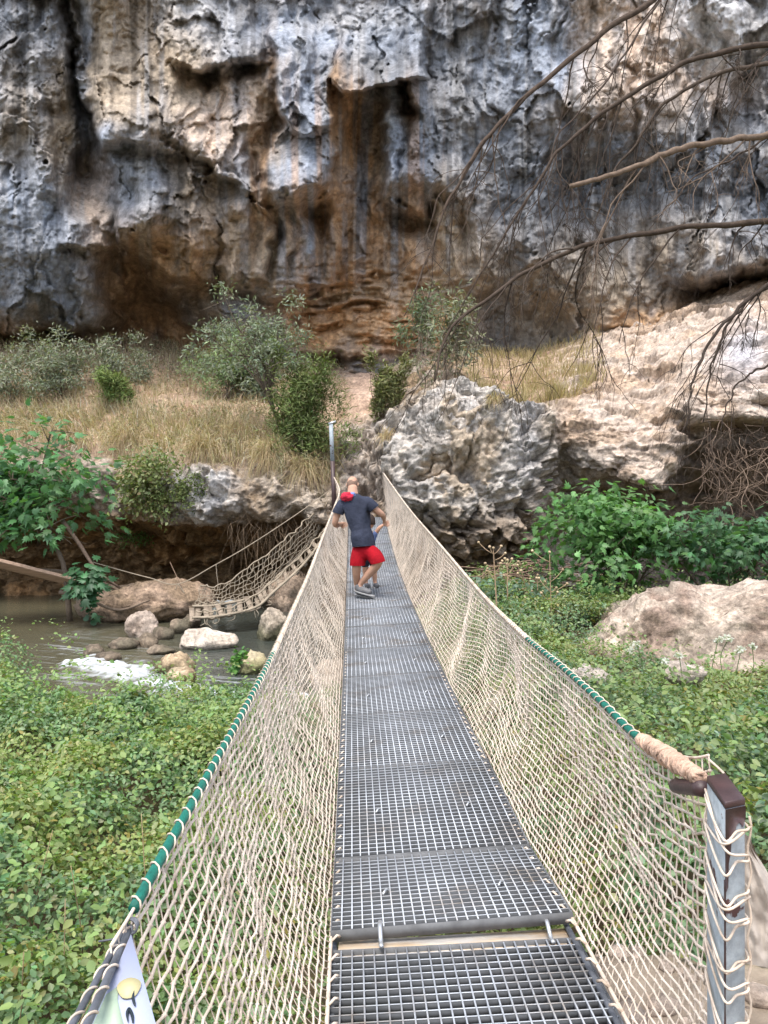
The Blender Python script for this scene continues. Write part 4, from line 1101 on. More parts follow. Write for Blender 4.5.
def hanging_roots():
    mb = MB()
    for _ in range(210):
        px = rng.uniform(700, 800); py0 = rng.uniform(415, 480)
        d = 16.3 + rng.normal() * .35
        L = rng.uniform(.5, 2.0)
        s = P(px, py0, d); p = [s]; dv = np.array([rng.normal() * .5, -.2, -1.0])
        for _ in range(7):
            dv = dv + rng.normal(size=3) * .45; dv[2] -= .15; dv /= np.linalg.norm(dv); p.append(p[-1] + dv * L / 7)
        mb.tube(spline(np.array(p), 12), .008, 4, np.array([.16, .115, .085]) * rng.uniform(.6, 1.6))
    o = mb.build('hanging_roots', M['bark'], None, True)
    tag(o, 'tangle of dry brown roots hanging over the hollow under the pale slab', 'roots', kind='stuff')
    mb = MB()
    for _ in range(60):
        px = rng.uniform(478, 590); py = rng.uniform(566, 592); d = 14.5 + rng.normal() * .5
        s = P(px, py, d); e = s + np.array([rng.uniform(-1, 1), rng.normal() * .3, rng.normal() * .12])
        mb.tube(spline([s, (s + e) / 2 + np.array([0, 0, .06]), e], 6), .011, 4, np.array([.22, .15, .11]) * rng.uniform(.6, 1.4))
    o = mb.build('dead_sticks', M['bark'], None, True)
    tag(o, 'pile of dead brown sticks lying at the foot of the rock outcrop', 'sticks', kind='stuff')
    # hair roots under the left bank by the broken bridge
    mb = MB()
    for _ in range(160):
        px = rng.uniform(225, 320); d = 18.6 + rng.normal() * .2; s = P(px, 522 + rng.normal() * 6, d)
        e = s + np.array([rng.normal() * .2, rng.normal() * .1, -rng.uniform(.3, 1.3)])
        mb.tube(spline([s, (s + e) / 2 + rng.normal(size=3) * .06, e], 6), .006, 3, np.array([.22, .155, .10]) * rng.uniform(.6, 1.4))
    o = mb.build('hair_roots', M['bark'], None, True)
    tag(o, 'fine dry roots hanging from the undercut left bank', 'roots', kind='stuff')


# ------------------------------------------------------------------ the footbridge
def cx(d): return .35 - .0424 * d


HD = np.array([(0, 1.45), (2.64, 1.42), (3.31, 1.465), (4.35, 1.42), (5.4, 1.40), (7.5, 1.32), (10.2, 1.165), (13, .90), (16, .45), (18.2, .05)])


def deck_h(d): return np.interp(d, HD[:, 0], HD[:, 1])


HALF = .42
ROLL = .055


def deck_pt(d, s):
    """s in -1..1 across the deck"""
    return np.array([cx(d) + s * HALF, d + s * HALF * .0424, CZ - deck_h(d) + s * HALF * ROLL])


def build_bridge():
    root = empty('footbridge', (cx(0) + 0, 2.0, CZ - 1.5), 'suspended footbridge with steel grating deck and beige rope net sides', 'footbridge')
    # ---- grating panels
    bounds = [1.2, 2.60, 2.66, 3.31, 4.35, 5.40]
    q = 5.4
    while q < 18.0: q += 1.05; bounds.append(q)
    segs = [(bounds[0], bounds[1])] + list(zip(bounds[2:-1], bounds[3:]))
    for si, (a, b) in enumerate(segs):
        if si == 0:
            pl = lambda d, s: np.array([cx(d) + s * HALF, d + s * HALF * .0424, CZ - 1.462 + s * HALF * .03])
            A, B, Cc, D = pl(a, -1), pl(a, 1), pl(b, 1), pl(b, -1)
        else:
            g = .006
            jit = rng.normal() * .006
            A, B, Cc, D = deck_pt(a + g, -1), deck_pt(a + g, 1), deck_pt(b - g, 1), deck_pt(b - g, -1)
            off = np.array([0, 0, jit]); A = A + off; B = B + off
        ex = (B - A) / np.linalg.norm(B - A); ey = (D - A) / np.linalg.norm(D - A); ez = np.cross(ex, ey); ez /= np.linalg.norm(ez)
        W = np.linalg.norm(B - A); Lg = np.linalg.norm(D - A)
        panel = MB(); fr = MB(); tops = MB()
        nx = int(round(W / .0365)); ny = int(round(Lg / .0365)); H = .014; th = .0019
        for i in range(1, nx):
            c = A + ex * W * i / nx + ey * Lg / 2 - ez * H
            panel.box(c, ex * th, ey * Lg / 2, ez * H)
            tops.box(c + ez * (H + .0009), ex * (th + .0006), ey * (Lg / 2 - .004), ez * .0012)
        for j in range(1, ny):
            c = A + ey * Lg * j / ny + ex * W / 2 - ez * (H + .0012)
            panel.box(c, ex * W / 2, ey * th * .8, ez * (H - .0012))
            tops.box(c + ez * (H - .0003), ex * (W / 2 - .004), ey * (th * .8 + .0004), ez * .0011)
        pr = empty('deck_panel', tuple(A)); pr.parent = root; pr.location = Vector(A) - root.location
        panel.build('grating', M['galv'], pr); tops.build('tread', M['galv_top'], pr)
        t2 = .0021
        for c, h1, h2 in ((A + ex * W / 2, ex * (W / 2 + t2), ey * t2), (D + ex * W / 2, ex * (W / 2 + t2), ey * t2)):
            fr.box(c - ez * (H + .004), h1, h2, ez * (H + .005))
        for c in (A + ey * Lg / 2, B + ey * Lg / 2):
            fr.box(c - ez * (H + .004), ex * t2, ey * (Lg / 2 - t2 * 1.05), ez * (H + .005))
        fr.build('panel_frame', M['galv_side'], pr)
        if si > 0 and b < 13:
            for s_ in (-.55, .5):
                cb = MB()
                c = A + ex * W * (s_ + 1) / 2 + ey * Lg * .42
                line = [c + ey * t + ez * zz + ex * .008 * k_ for k_, (t, zz) in enumerate(((-.015, .002), (-.006, .011), (.008, .012), (.017, .003)))]
                cb.tube(spline(line, 8), .0045, 5)
                cb.build('clip', M['clip'], pr, True)
    # support cables beneath, cross beam, joint clips
    for s in (-.97, .97):
        mb = MB(); ds = np.linspace(1.2, 18.2, 80)
        mb.tube([deck_pt(d, s) - np.array([0, 0, .055]) for d in ds], .011, 6); mb.build('deck_cable', M['pipe'], root, True)
    mb = MB(); a = deck_pt(2.63, -.94); b = deck_pt(2.63, .985); a[2] = CZ - 1.512; b[2] = CZ - 1.485
    mb.box((a + b) / 2, (b - a) / 2, np.array([0, .06, 0]), np.array([0, 0, .02])); mb.build('cross_beam', M['wood'], root)
    for s in (-.6, .78):
        mb = MB(); c = deck_pt(2.63, s); c[2] = CZ - 1.440
        mb.tube(spline([c + [0, .06, .012], c + [0, .02, .015], c + [.003, -.02, -.012], c + [.005, -.055, -.010]], 10), .008, 6)
        mb.build('joint_clip', M['clip'], root, True)
    # ---- rails
    RR = np.array([(1.62, .725, .50), (1.85, .728, .59), (2.2, .732, .648), (2.6, .73, .637), (3.2, .732, .637), (4.1, .725, .64), (5.9, .737, .614), (9, .655, .386), (13, .44, -.03), (16, .12, -.62), (18, -.14, -1.1)])
    RL = np.array([(1.40, -.462, .734), (1.65, -.463, .715), (2.0, -.465, .697), (3.3, -.51, .678), (5, -.61, .67), (7.6, -.73, .573), (11.5, -.88, .27), (14.5, -.93, -.12), (16.5, -.96, -.47), (17.8, -1.17, -.83)])

    def smooth_curve(tab):
        def f(d):
            d = np.asarray(d, float)
            xs = tab[:, 0]
            dense = spline(tab, 400)
            return np.stack([np.interp(d, dense[:, 0], dense[:, 1]), d, CZ - np.interp(d, dense[:, 0], dense[:, 2])], -1)
        return f
    fR, fL = smooth_curve(RR), smooth_curve(RL)

    def side(name_net, f, s_edge, d0, d1, sgn, rope0):
        # net nodes
        step = .037
        ds = np.arange(d0, d1, step); nv = 27; tv = np.linspace(0, 1, nv)
        top = f(ds); bot = np.array([deck_pt(d, s_edge) for d in ds]) - np.array([0, 0, .02])
        if name_net == 'R':
            # the net gathers on to the post at its near end
            pass
        S, Tn = np.meshgrid(ds, tv, indexing='ij')
        ripple = fbm(S * 1.1, Tn * 1.8, sgn, 3, 601)
        cw = np.sin(S * 2.9 + 2.2 * perlin(S * .5, 0, 3)) * np.exp(-((S - 6.2) / 2.6) ** 2)
        Tm = Tn + ((.040 if sgn > 0 else .012) * np.sin(S * 6.3 + Tn * 2.0 + 1.5 * perlin(S * .7, 1, 2)) * np.exp(-((S - 6.3) / 2.4) ** 2) + .02 * ripple) * np.sin(np.pi * Tn)
        base = top[:, None] * (1 - Tm[..., None]) + bot[:, None] * Tm[..., None]
        bulge = np.sin(np.pi * Tn) * (.045 + .045 * ripple + .05 * cw * (sgn > 0)) * sgn
        base[..., 0] += bulge
        base[..., 2] += -.03 * np.sin(np.pi * Tn) + .02 * np.sin(np.pi * Tn) * cw * (sgn > 0)
        base[..., 1] += (.05 * fbm(S * .8, Tn * 1.0, 5 + sgn, 2, 611) + (-.10 if sgn < 0 else .03) * Tn) * np.sin(np.pi * np.clip(Tn, 0, 1)) ** .5
        jit = rng.normal(size=base.shape) * .0022; jit[:, 0] = 0; jit[:, -1] = 0
        base = base + jit
        zig = ((np.arange(len(ds))[:, None] + np.arange(nv)[None]) % 2 - .5) * .0022
        base[..., 2] += zig * (np.sin(np.pi * Tn) > .05)
        mb = MB()
        for j in range(nv):
            mb.tube(base[:, j], .0033 if j not in (nv - 1,) else .007, 5)
        for i in range(len(ds)):
            mb.tube(base[i], .0019 + .0003 * rng.normal(), 4)
        oc = np.array([[1, 0, 0], [-1, 0, 0], [0, 1, 0], [0, -1, 0], [0, 0, 1], [0, 0, -1.0]]); of = np.array([[0, 2, 4], [2, 1, 4], [1, 3, 4], [3, 0, 4], [2, 0, 5], [1, 2, 5], [3, 1, 5], [0, 3, 5]])
        kn = base[ds < 5.5][:, 1:-1].reshape(-1, 3); kr = rng.uniform(.0052, .0072, len(kn))
        mb.add((kn[:, None] + oc[None] * kr[:, None, None]).reshape(-1, 3), (of[None] + (np.arange(len(kn)) * 6)[:, None, None]).reshape(-1, 3))
        # bottom fringe knots
        for i in range(0, len(ds), 3):
            e = base[i, -1]
            mb.tube([e, e + np.array([-sgn * .02, .01, .018]), e + np.array([-sgn * .03, .03, .004])], .005, 4)
        mb.build('net', M['net'], root, True)
        # green rope with its lashing
        dg = 3.9 if sgn > 0 else 3.7
        mb = MB(); mb.tube(f(np.linspace(dg - .01, d1, 160)), .0105, 8); mb.build('handrail_rope', M['net'], root, True)
        mb = MB(); mb.tube(f(np.linspace(rope0, dg, 90)), .0108, 8); hr_ = mb.build('handrail_sleeve', M['rope_green'], root, True)
        mb = MB(); n = int((d1 - rope0) / .06) * 8
        dd = np.linspace(rope0, d1, n); c = f(dd); ph = np.linspace(0, (n / 8) * 2 * np.pi, n)
        t = np.gradient(c, axis=0); t /= np.linalg.norm(t, axis=1)[:, None]
        a = np.cross(t, [0, 0, 1.0]); a /= np.linalg.norm(a, axis=1)[:, None]; b = np.cross(a, t)
        rr = .0135 * (1 + .06 * rng.normal(size=n))[:, None]
        lash = c + rr * (np.cos(ph)[:, None] * a + np.sin(ph)[:, None] * b)
        mb.tube(lash, .0022, 5)
        und = c - b * .016 + a * sgn * -.004
        mb.tube(und, .0025, 5)
        mb.build('lashing', M['net'], hr_, True)
    side('R', fR, 1.0, 1.72, 18.0, 1, 2.17)
    side('L', fL, -1.0, 1.30, 17.7, -1, 1.42)
    # ---- right near post with rail stub and pink rope bundle
    dp = 1.62
    k = dp / 1.44
    near = P(725, 804, 1.312 * k); right = P(745, 800, 1.33 * k); far = P(727, 778, 1.44 * k); left = P(707, 778, 1.44 * k)
    zt = (near[2] + right[2] + far[2] + left[2]) / 4 + .004
    pr = empty('post', (near[0], near[1], CZ - 1.5)); pr.parent = root; pr.location = Vector((near[0], near[1], CZ - 1.5)) - root.location
    quad = np.array([near, right, far, left])
    quad[2] = quad[1] + (quad[3] - quad[0])
    ctr = quad.mean(0)

    def prism(z0, z1, inset=0.0, slope=0.0):
        v = []
        for z in (z0, z1):
            for q in quad:
                p = q + (ctr - q) * inset; v.append([p[0], p[1], z])
        f = np.array([[0, 1, 5, 4], [1, 2, 6, 5], [2, 3, 7, 6], [3, 0, 4, 7], [3, 2, 1, 0], [4, 5, 6, 7]])
        return np.array(v), f

    def bev(name, z0, z1, inset, mat, w=.0015):
        v, f = prism(z0, z1, inset)
        bm = bmesh.new(); bv = [bm.verts.new(p) for p in v]
        for q in f: bm.faces.new([bv[i] for i in q])
        bmesh.ops.recalc_face_normals(bm, faces=bm.faces)
        bmesh.ops.bevel(bm, geom=list(bm.edges), offset=w, segments=1, affect='EDGES')
        vv = np.array([q.co[:] for q in bm.verts])
        bm.verts.index_update()
        d4 = {}
        for p in bm.faces: d4.setdefault(len(p.verts), []).append([q.index for q in p.verts])
        bm.free()
        return mesh_obj(name, vv, [np.array(a) for a in d4.values()], mat, pr)
    bev('post_tube', CZ - 1.62, zt - .014, 0.0, M['post'])
    bev('post_cap', zt - .014, zt, -.015, M['post_dark'])
    mb = MB()
    e0 = left + np.array([.0, .02, -.03]); e1 = P(676, 786, 1.70 * k * .95)
    mb.tube(np.linspace(e0, e1, 6), .017, 12); mb.build('rail_stub', M['post_dark'], root, True)
    mb = MB()
    s0 = fR(2.19); s1 = P(700, 778, 1.66)
    ax = s1 - s0; Ln = np.linalg.norm(ax); t = ax / Ln
    a = np.cross(t, [0, 0, 1.0]); a /= np.linalg.norm(a); b = np.cross(a, t)
    for rep in range(6):
        n = 120; uu = np.linspace(0, 1, n); ph = uu * 2 * np.pi * (5 + 2.3 * rep) * (1 if rep % 2 else -1) + rep
        rad = .012 + .005 * np.sin(uu * np.pi) + .008 * perlin(uu * 5, rep, 0)
        pts = s0 + ax * uu[:, None] + rad[:, None] * (np.cos(ph)[:, None] * a + np.sin(ph)[:, None] * b)
        mb.tube(pts, .0062, 6)
    mb.tube(spline([s0, s0 + ax * .3 + b * .01, s0 + ax * .7 - b * .01, s1], 20), .013, 8)
    mb.build('rope_bundle', M['wrap'], root, True)
    # chipped dark paint under the cap and the rusty seam down the corner
    er = quad[1] - quad[0]; fn = np.cross(er, [0, 0, 1.0]); fn /= np.linalg.norm(fn)
    if fn[1] > 0: fn = -fn
    poly = [(0, 0), (1, 0), (1, -.024), (.86, -.040), (.70, -.030), (.55, -.034), (.42, -.052), (.30, -.056), (.24, -.085), (.15, -.105), (.12, -.150), (0, -.160)]
    pv = np.array([quad[0] + er * a_ + fn * .0008 for a_, _ in poly]); pv[:, 2] = [zt - .0145 + b_ for _, b_ in poly]
    n_ = len(poly); pv2 = pv + fn * .0012
    mesh_obj('bare_patch', np.concatenate([pv, pv2]), [np.arange(n_)[None], (np.arange(n_) + n_)[None][:, ::-1], np.array([[k2, (k2 + 1) % n_, n_ + (k2 + 1) % n_, n_ + k2] for k2 in range(n_)])], M['post_dark'], pr)
    mb = MB(); zz = np.linspace(CZ - 1.6, zt - .15, 60)
    mb.tube(np.stack([np.full(60, quad[0][0]), np.full(60, quad[0][1]), zz], 1), .0018 + .0012 * perlin(zz * 14, 0, 0), 5); mb.build('rust_seam', M['post_dark'], pr)
    # net wound round the post
    mb = MB()
    ring = [quad[3] + (quad[3] - ctr) * .10, quad[0] + (quad[0] - ctr) * .06, quad[1] + (quad[1] - ctr) * .16, quad[2] + (quad[2] - ctr) * .12]
    zs = zt - .05 - .062 * np.arange(7)
    for j, z in enumerate(zs):
        h = lambda: rng.normal() * .004
        pts = [[ring[3][0], ring[3][1], z - .03 + h()], [ring[0][0], ring[0][1], z + .012 + h()], [ring[1][0] - .003, ring[1][1], z - .022 + h()], [(ring[1][0] + ring[2][0]) / 2, (ring[1][1] + ring[2][1]) / 2, z - .008 + h()], [ring[2][0], ring[2][1], z + h()], [ring[3][0], ring[3][1], z - .03]]
        mb.tube(spline(pts, 30), .0026, 6)
        if j % 2 == 0:
            pts = [[ring[0][0], ring[0][1], z + .015 + h()], [ring[1][0] - .004, ring[1][1] - .003, z - .045 + h()], [ring[2][0], ring[2][1] - .004, z - .052 + h()]]
        else:
            pts = [[ring[0][0], ring[0][1], z + .01 + h()], [ring[1][0] - .004, ring[1][1] - .003, z + .04 + h()], [ring[2][0] + .002, ring[2][1] - .004, z + .058 + h()]]
        mb.tube(spline(pts, 16), .0026, 6)
    for q in (ring[0], ring[2]):
        z = np.linspace(zt - .03, zt - .44, 24)
        mb.tube(np.stack([q[0] + .004 * np.sin(np.arange(24) * 1.3), np.full(24, q[1]) - .004, z], 1), .0024, 6)
    # strands that gather from the net to the post
    ds = 1.74
    topn = fR(ds); botn = deck_pt(ds, 1.0)
    for j in range(20):
        t_ = j / 19
        s = topn * (1 - t_) + botn * t_; s[0] += .045 * math.sin(math.pi * t_)
        zz = zt - .03 - .45 * t_ - (.25 * max(t_ - .6, 0))
        e = np.array([ring[3][0], ring[3][1] - .01, zz])
        mid = (s + e) / 2 + rng.normal(size=3) * .010
        mb.tube(spline([s, mid, e], 10), .0027, 5)
    mb.build('post_netting', M['net'], root, True)
    # far left post
    pm = MB(); b = P(335, 492, 17.9); tpt = P(331, 424, 17.9); b[2] -= .7
    pm.box((tpt + b) / 2, np.array([.045, 0, 0]), np.array([0, .045, 0]), (tpt - b) / 2)
    p2 = empty('post', tuple(b)); p2.parent = root; p2.location = Vector(b) - root.location
    mid = b + (tpt - b) * .62
    m1 = MB(); m1.box((tpt + mid) / 2, [.045, 0, 0], [0, .045, 0], (tpt - mid) / 2); m1.build('post_tube', M['post'], p2)
    m2 = MB(); m2.box((b + mid) / 2, [.049, 0, 0], [0, .049, 0], (mid - b) / 2); m2.build('post_sleeve', M['post_dark'], p2)
    cp = MB(); cp.box(tpt + np.array([.03, 0, .03]), [.085, 0, .03], [0, .05, 0], [-.005, 0, .02]); cp.build('post_cap', M['clip'], p2)
    # near left tubes
    for off, r in ((-.004, .0065), (-.020, .0055)):
        mb = MB(); a = P(131, 925, 1.40) + np.array([off * .5, 0, -.005]); e = P(84, 1040, 1.06) + np.array([off * 1.4, 0, 0]); e2 = e + (e - a) * .8
        mb.tube(spline([a, e, e2], 24), r, 9); rt = mb.build('rail_tube', M['pipe'], root, True)
        mb = MB(); n = 150; uu = np.linspace(0, 1, n); ph = uu * 2 * np.pi * 9
        mb.tube(a + (e2 - a) * uu[:, None] + (r + .001) * np.stack([np.cos(ph), np.zeros(n), np.sin(ph)], 1), .0022, 5)
        mb.build('lashing', M['net'], rt, True)
    mb = MB(); c = P(132, 926, 1.385); th = np.linspace(0, 6 * np.pi, 60)
    mb.tube(np.stack([c[0] + .011 * np.cos(th), c[1] + .008 * np.sin(th * .9), c[2] + .010 * np.sin(th)], 1), .0022, 5)
    mb.tube(spline([c, c + [-.02, 0, -.02], c + [-.06, 0, -.028]], 8), .002, 4); mb.tube(spline([c, c + [.004, -.01, -.03], c + [.001, -.01, -.05]], 8), .002, 4)
    mb.build('cord_knot', M['pipe'], root, True)
    # ---- sacking behind the right post
    xs = np.linspace(0, 1, 30); zs = np.linspace(0, 1, 60)
    A_, B_ = np.meshgrid(xs, zs, indexing='ij')
    pxl = 738 + A_ * (12 + 26 * B_) + 14 * sstep(0, .4, B_) * A_; pyl = 832 + 130 * B_ + 10 * A_
    dd = 1.98 + .012 * np.sin(A_ * 6 + B_ * 2) + .018 * fbm(A_ * 3, B_ * 3, 0, 3, 701)
    G = np.stack([(pxl - 384) / F * dd, dd, CZ - (pyl - 512) / F * dd], -1)
    G2 = G + np.array([.012, .02, 0])
    v = np.concatenate([G.reshape(-1, 3), G2.reshape(-1, 3)])
    f = grid_faces(30, 60); o = mesh_obj('sacking', v, np.concatenate([f, f[:, ::-1] + 1800]), M['sack'], smooth=True)
    tag(o, 'limp beige sacking hanging behind the near right bridge post', 'sacking')
    # ---- sign on the near left rail
    d = 1.30
    A_ = P(131, 934, 1.345); Bp = P(168, 1068, 1.10); Cp = P(66, 1085, 1.06)
    root2 = empty('sign', tuple(A_), 'pointed pale green and lilac sign tied to the near left rail', 'sign')
    nrm = np.cross(Bp - A_, Cp - A_); nrm /= np.linalg.norm(nrm)
    if nrm[1] > 0: nrm = -nrm
    M['sign_l'] = mat_basic('sign_lilac', (.46, .50, .66), .45, var=.06, vscale=6); M['sign_g'] = mat_basic('sign_green', (.50, .62, .46), .45, var=.06, vscale=6)
    M['sign_y'] = mat_basic('sign_yellow', (.56, .50, .27), .5, var=.1, vscale=20); M['ink'] = mat_basic('sign_ink', (.02, .03, .04), .5, var=0)

    def plate(name, poly, h0, h1, mat):
        n = len(poly); poly = np.array(poly)
        v = np.concatenate([poly + nrm * h0, poly + nrm * h1])
        f = [np.arange(n)[None][:, ::-1], (np.arange(n) + n)[None], np.array([[i, (i + 1) % n, n + (i + 1) % n, n + i] for i in range(n)])]
        return mesh_obj(name, v, f, mat, root2)
    bl = lambda u, v_: A_ + (Bp - A_) * u + (Cp - A_) * v_
    plate('board', [A_, Bp, Cp], -.003, .0, M['sign_l'])
    plate('green_panel', [bl(.12, .30), bl(.18, .34), bl(.30, .34), bl(.42, .33), bl(.5, .44), bl(.52, .48), bl(0, .99), bl(.02, .45)], .001, .0025, M['sign_g'])
    th = np.linspace(0, 2 * np.pi, 18, endpoint=False)
    cc_ = bl(.26, .19); e1 = (Bp - Cp) / np.linalg.norm(Bp - Cp); e2 = np.cross(nrm, e1)
    plate('yellow_spot', [cc_ + e1 * .018 * (1 + .1 * math.sin(3 * t)) * math.cos(t) + e2 * .021 * math.sin(t) for t in th], .003, .0045, M['sign_y'])

    def stroke(pts, r):
        mb = MB(); mb.tube(spline([q + nrm * .004 for q in pts], 16), np.r_[np.linspace(.3, 1, 6) * r, np.ones(6) * r, np.linspace(1, .5, 4) * r], 6); mb.build('letter_stroke', M['ink'], root2)
    pw = lambda px, py: bl(*np.linalg.lstsq(np.stack([(Bp - A_), (Cp - A_)], 1), P(px, py, 1.24) * (1.24 / 1.24) - A_, rcond=None)[0])

    def onplane(px, py):
        dirv = P(px, py, 1.0) - np.array([0, 0, CZ]); o_ = np.array([0, 0, CZ]); t = np.dot(A_ - o_, nrm) / np.dot(dirv, nrm); return o_ + dirv * t
    stroke([onplane(134, 993), onplane(133, 1000), onplane(135, 1008)], .0022)
    stroke([onplane(128, 1024), onplane(127, 1016), onplane(129, 1011), onplane(132, 1017), onplane(133, 1025)], .0025)


# ------------------------------------------------------------------ the broken bridge, rope, plank
def broken_bridge():
    low = [(192, 619, 15.2), (217, 618, 15.2), (255, 609, 15.5), (274, 593, 15.9), (305, 564, 16.7), (326, 535, 17.3), (336, 520, 17.7)]
    upr = [(200, 603, 15.7), (222, 601, 15.8), (251, 582, 16.1), (280, 560, 16.5), (305, 537, 17.0), (326, 519, 17.5), (336, 510, 17.8)]
    n = 46
    Lw = spline([P(*q) for q in low], n); Up = spline([P(*q) for q in upr], n)
    back = Lw + np.array([-.20, .85, .12])
    root = empty('broken_bridge', tuple(Lw[0]), 'collapsed old rope bridge with wooden slats hanging from the far bank into the river', 'bridge')
    for i in range(0, n, 2):
        a, b = Lw[i], back[i]
        t = (Lw[min(i + 1, n - 1)] - Lw[max(i - 1, 0)]); t /= np.linalg.norm(t)
        u = (b - a); nn = np.cross(t, u); nn /= np.linalg.norm(nn)
        a = a + rng.normal(size=3) * .03; b = b + rng.normal(size=3) * .03
        mb = MB(); mb.box((a + b) / 2, (b - a) / 2, t * .055, nn * .016); mb.build('slat', M['slat'], root)
    mb = MB()
    for c_ in (Lw, back): mb.tube(c_ + np.array([0, 0, .03]), .028, 6)
    mb.build('deck_rope', M['oldnet'], root, True)
    # side nets
    for (e0, e1, m) in ((back + np.array([0, 0, .02]), Up + np.array([-.1, .55, .30]), 8), (Lw + np.array([0, 0, .02]), Lw * .55 + Up * .45, 4)):
        mb = MB(); t = np.linspace(0, 1, m)
        S = e0[:, None] * (1 - t[None, :, None]) + e1[:, None] * t[None, :, None]
        S = S + rng.normal(size=S.shape) * .018
        S[..., 2] -= .08 * np.sin(np.pi * t)[None]
        for j in range(m): mb.tube(spline(S[:, j], 90), .0085 if j < m - 1 else .016, 5)
        for i in range(n):
            mb.tube(S[i], .0065, 4)
        mb.build('net', M['oldnet'], root, True)
    mb = MB()
    for _ in range(16):
        mb = MB(); i = rng.integers(0, n); s = Lw[i]; mb.tube(spline([s, s + [rng.normal() * .06, -.03, -.08], s + [rng.normal() * .1, -.02, -rng.uniform(.1, .25)]], 6), .009, 4)
        mb.build('loose_cord', M['oldnet'], root, True)
    # rope strung along the bank
    mb = MB()
    line = [P(92, 562, 17.2), P(120, 570, 16.8), P(150, 578, 16.5), P(178, 584, 16.2), P(215, 565, 16.6), P(250, 545, 17.0), P(300, 512, 17.6), P(333, 488, 18.0)]
    mb.tube(spline(line, 60), .011, 6)
    k = P(178, 584, 16.2)
    mb.tube(spline([k, k + [.06, 0, -.08], k + [.14, 0, -.2]], 8), .009, 5); mb.tube(spline([k, k + [-.03, 0, -.05], k + [-.05, 0, -.12]], 8), .009, 5)
    k = P(216, 564, 16.6); mb.tube(spline([k, k + [.02, 0, -.25], k + [.05, 0, -.5], k + [.0, 0, -.58], k + [-.05, 0, -.55]], 16), .009, 5)
    o = mb.build('rope', M['oldnet'], None, True); tag(o, 'slack old rope strung from the far bridge post along the left bank', 'rope')
    mb = MB(); mb.tube(spline([P(170, 562, 17.6), P(176, 575, 17.2), P(182, 588, 16.9)], 8), .009, 5)
    tag(mb.build('stick', M['bark'], None, True), 'short stick leaning in the hollow behind the knotted rope', 'stick')
    bpy.data.objects['stick'].data.color_attributes.new('col', 'FLOAT_COLOR', 'POINT').data.foreach_set('color', np.tile([.2, .14, .1, 1.0], len(bpy.data.objects['stick'].data.vertices)))
    # plank
    a = P(-30, 556, 15.8); b = P(86, 585, 16.6); u = b - a; L = np.linalg.norm(u); u = u / L
    sidev = np.cross(u, [0, 0, 1.0]); sidev /= np.linalg.norm(sidev); up = np.cross(sidev, u)
    sv = sidev * .8 + up * -.0
    bm = bmesh.new(); bmesh.ops.create_cube(bm, size=1.0)
    bmesh.ops.subdivide_edges(bm, edges=bm.edges[:], cuts=6, use_grid_fill=True)
    v = np.array([q.co[:] for q in bm.verts]); bm.verts.index_update(); f = np.array([[q.index for q in p.verts] for p in bm.faces]); bm.free()
    v[:, 1] *= 1 + .2 * perlin(v[:, 0] * 4, 0, 1); v[:, 2] *= 1 + .2 * perlin(v[:, 0] * 5, 3, 1)
    tl = sidev * math.cos(.55) + up * math.sin(.55); tn = np.cross(u, tl)
    w_ = (a + b) / 2 + v[:, 0:1] * u * L + v[:, 1:2] * tl * .30 + v[:, 2:3] * tn * .07
    o = mesh_obj('plank', w_, f, M['plank']); tag(o, 'weathered pinkish wooden plank lying across the river at the left edge', 'plank')
    mb = MB(); mb.tube(spline([P(30, 570, 17.4), P(70, 573, 17.2), P(110, 586, 16.9), P(128, 597, 16.6)], 20), np.linspace(.05, .03, 20), 7, (.17, .125, .09))
    tag(mb.build('fallen_branch', M['bark'], None, True), 'thin dark fallen branch lying behind the pinkish plank', 'branch')
    mb = MB(); mb.tube(spline([P(60, 592, 16.6), P(85, 598, 16.4), P(118, 610, 16.2), P(150, 600, 16.4)], 20), np.linspace(.045, .02, 20), 7, (.20, .15, .11))
    tag(mb.build('fallen_branch', M['bark'], None, True), 'fallen branch half in the water at the left of the brown mud covered rock', 'branch')


# ------------------------------------------------------------------ people
def skin(name, verts, radii, edges, mat, parent, root_i=0, sub=2, cuts=()):
    me = bpy.data.meshes.new(name); me.from_pydata([tuple(v) for v in verts], edges, []); me.update()
    tmp = bpy.data.objects.new(name + '_tmp', me); COL.objects.link(tmp)
    m = tmp.modifiers.new('skin', 'SKIN'); m.use_smooth_shade = True; m.branch_smoothing = .4
    lay = me.skin_vertices[0].data
    for i, r in enumerate(radii):
        r = (r, r) if np.isscalar(r) else r
        lay[i].radius = r; lay[i].use_root = (i == root_i)
    s = tmp.modifiers.new('sub', 'SUBSURF'); s.levels = sub; s.render_levels = sub
    dg = bpy.context.evaluated_depsgraph_get(); ev = tmp.evaluated_get(dg)
    nm = bpy.data.meshes.new_from_object(ev)
    bpy.data.objects.remove(tmp)
    if cuts:                                                    # open hems
        bm = bmesh.new(); bm.from_mesh(nm)
        for p, d, rad in cuts:
            p = Vector(p); d = Vector(d).normalized()
            fs = [f_ for f_ in bm.faces if (f_.calc_center_median() - p).length < rad]
            geom = list({v_ for f_ in fs for v_ in f_.verts}) + list({e_ for f_ in fs for e_ in f_.edges}) + fs
            bmesh.ops.bisect_plane(bm, geom=geom, plane_co=p, plane_no=d, clear_outer=True)
        bm.to_mesh(nm); bm.free()
    nm.polygons.foreach_set('use_smooth', np.ones(len(nm.polygons), bool))
    nm.materials.clear(); nm.materials.append(mat)
    o = bpy.data.objects.new(name, nm); COL.objects.link(o); o.parent = parent
    o.location = -Vector(parent.location)
    return o


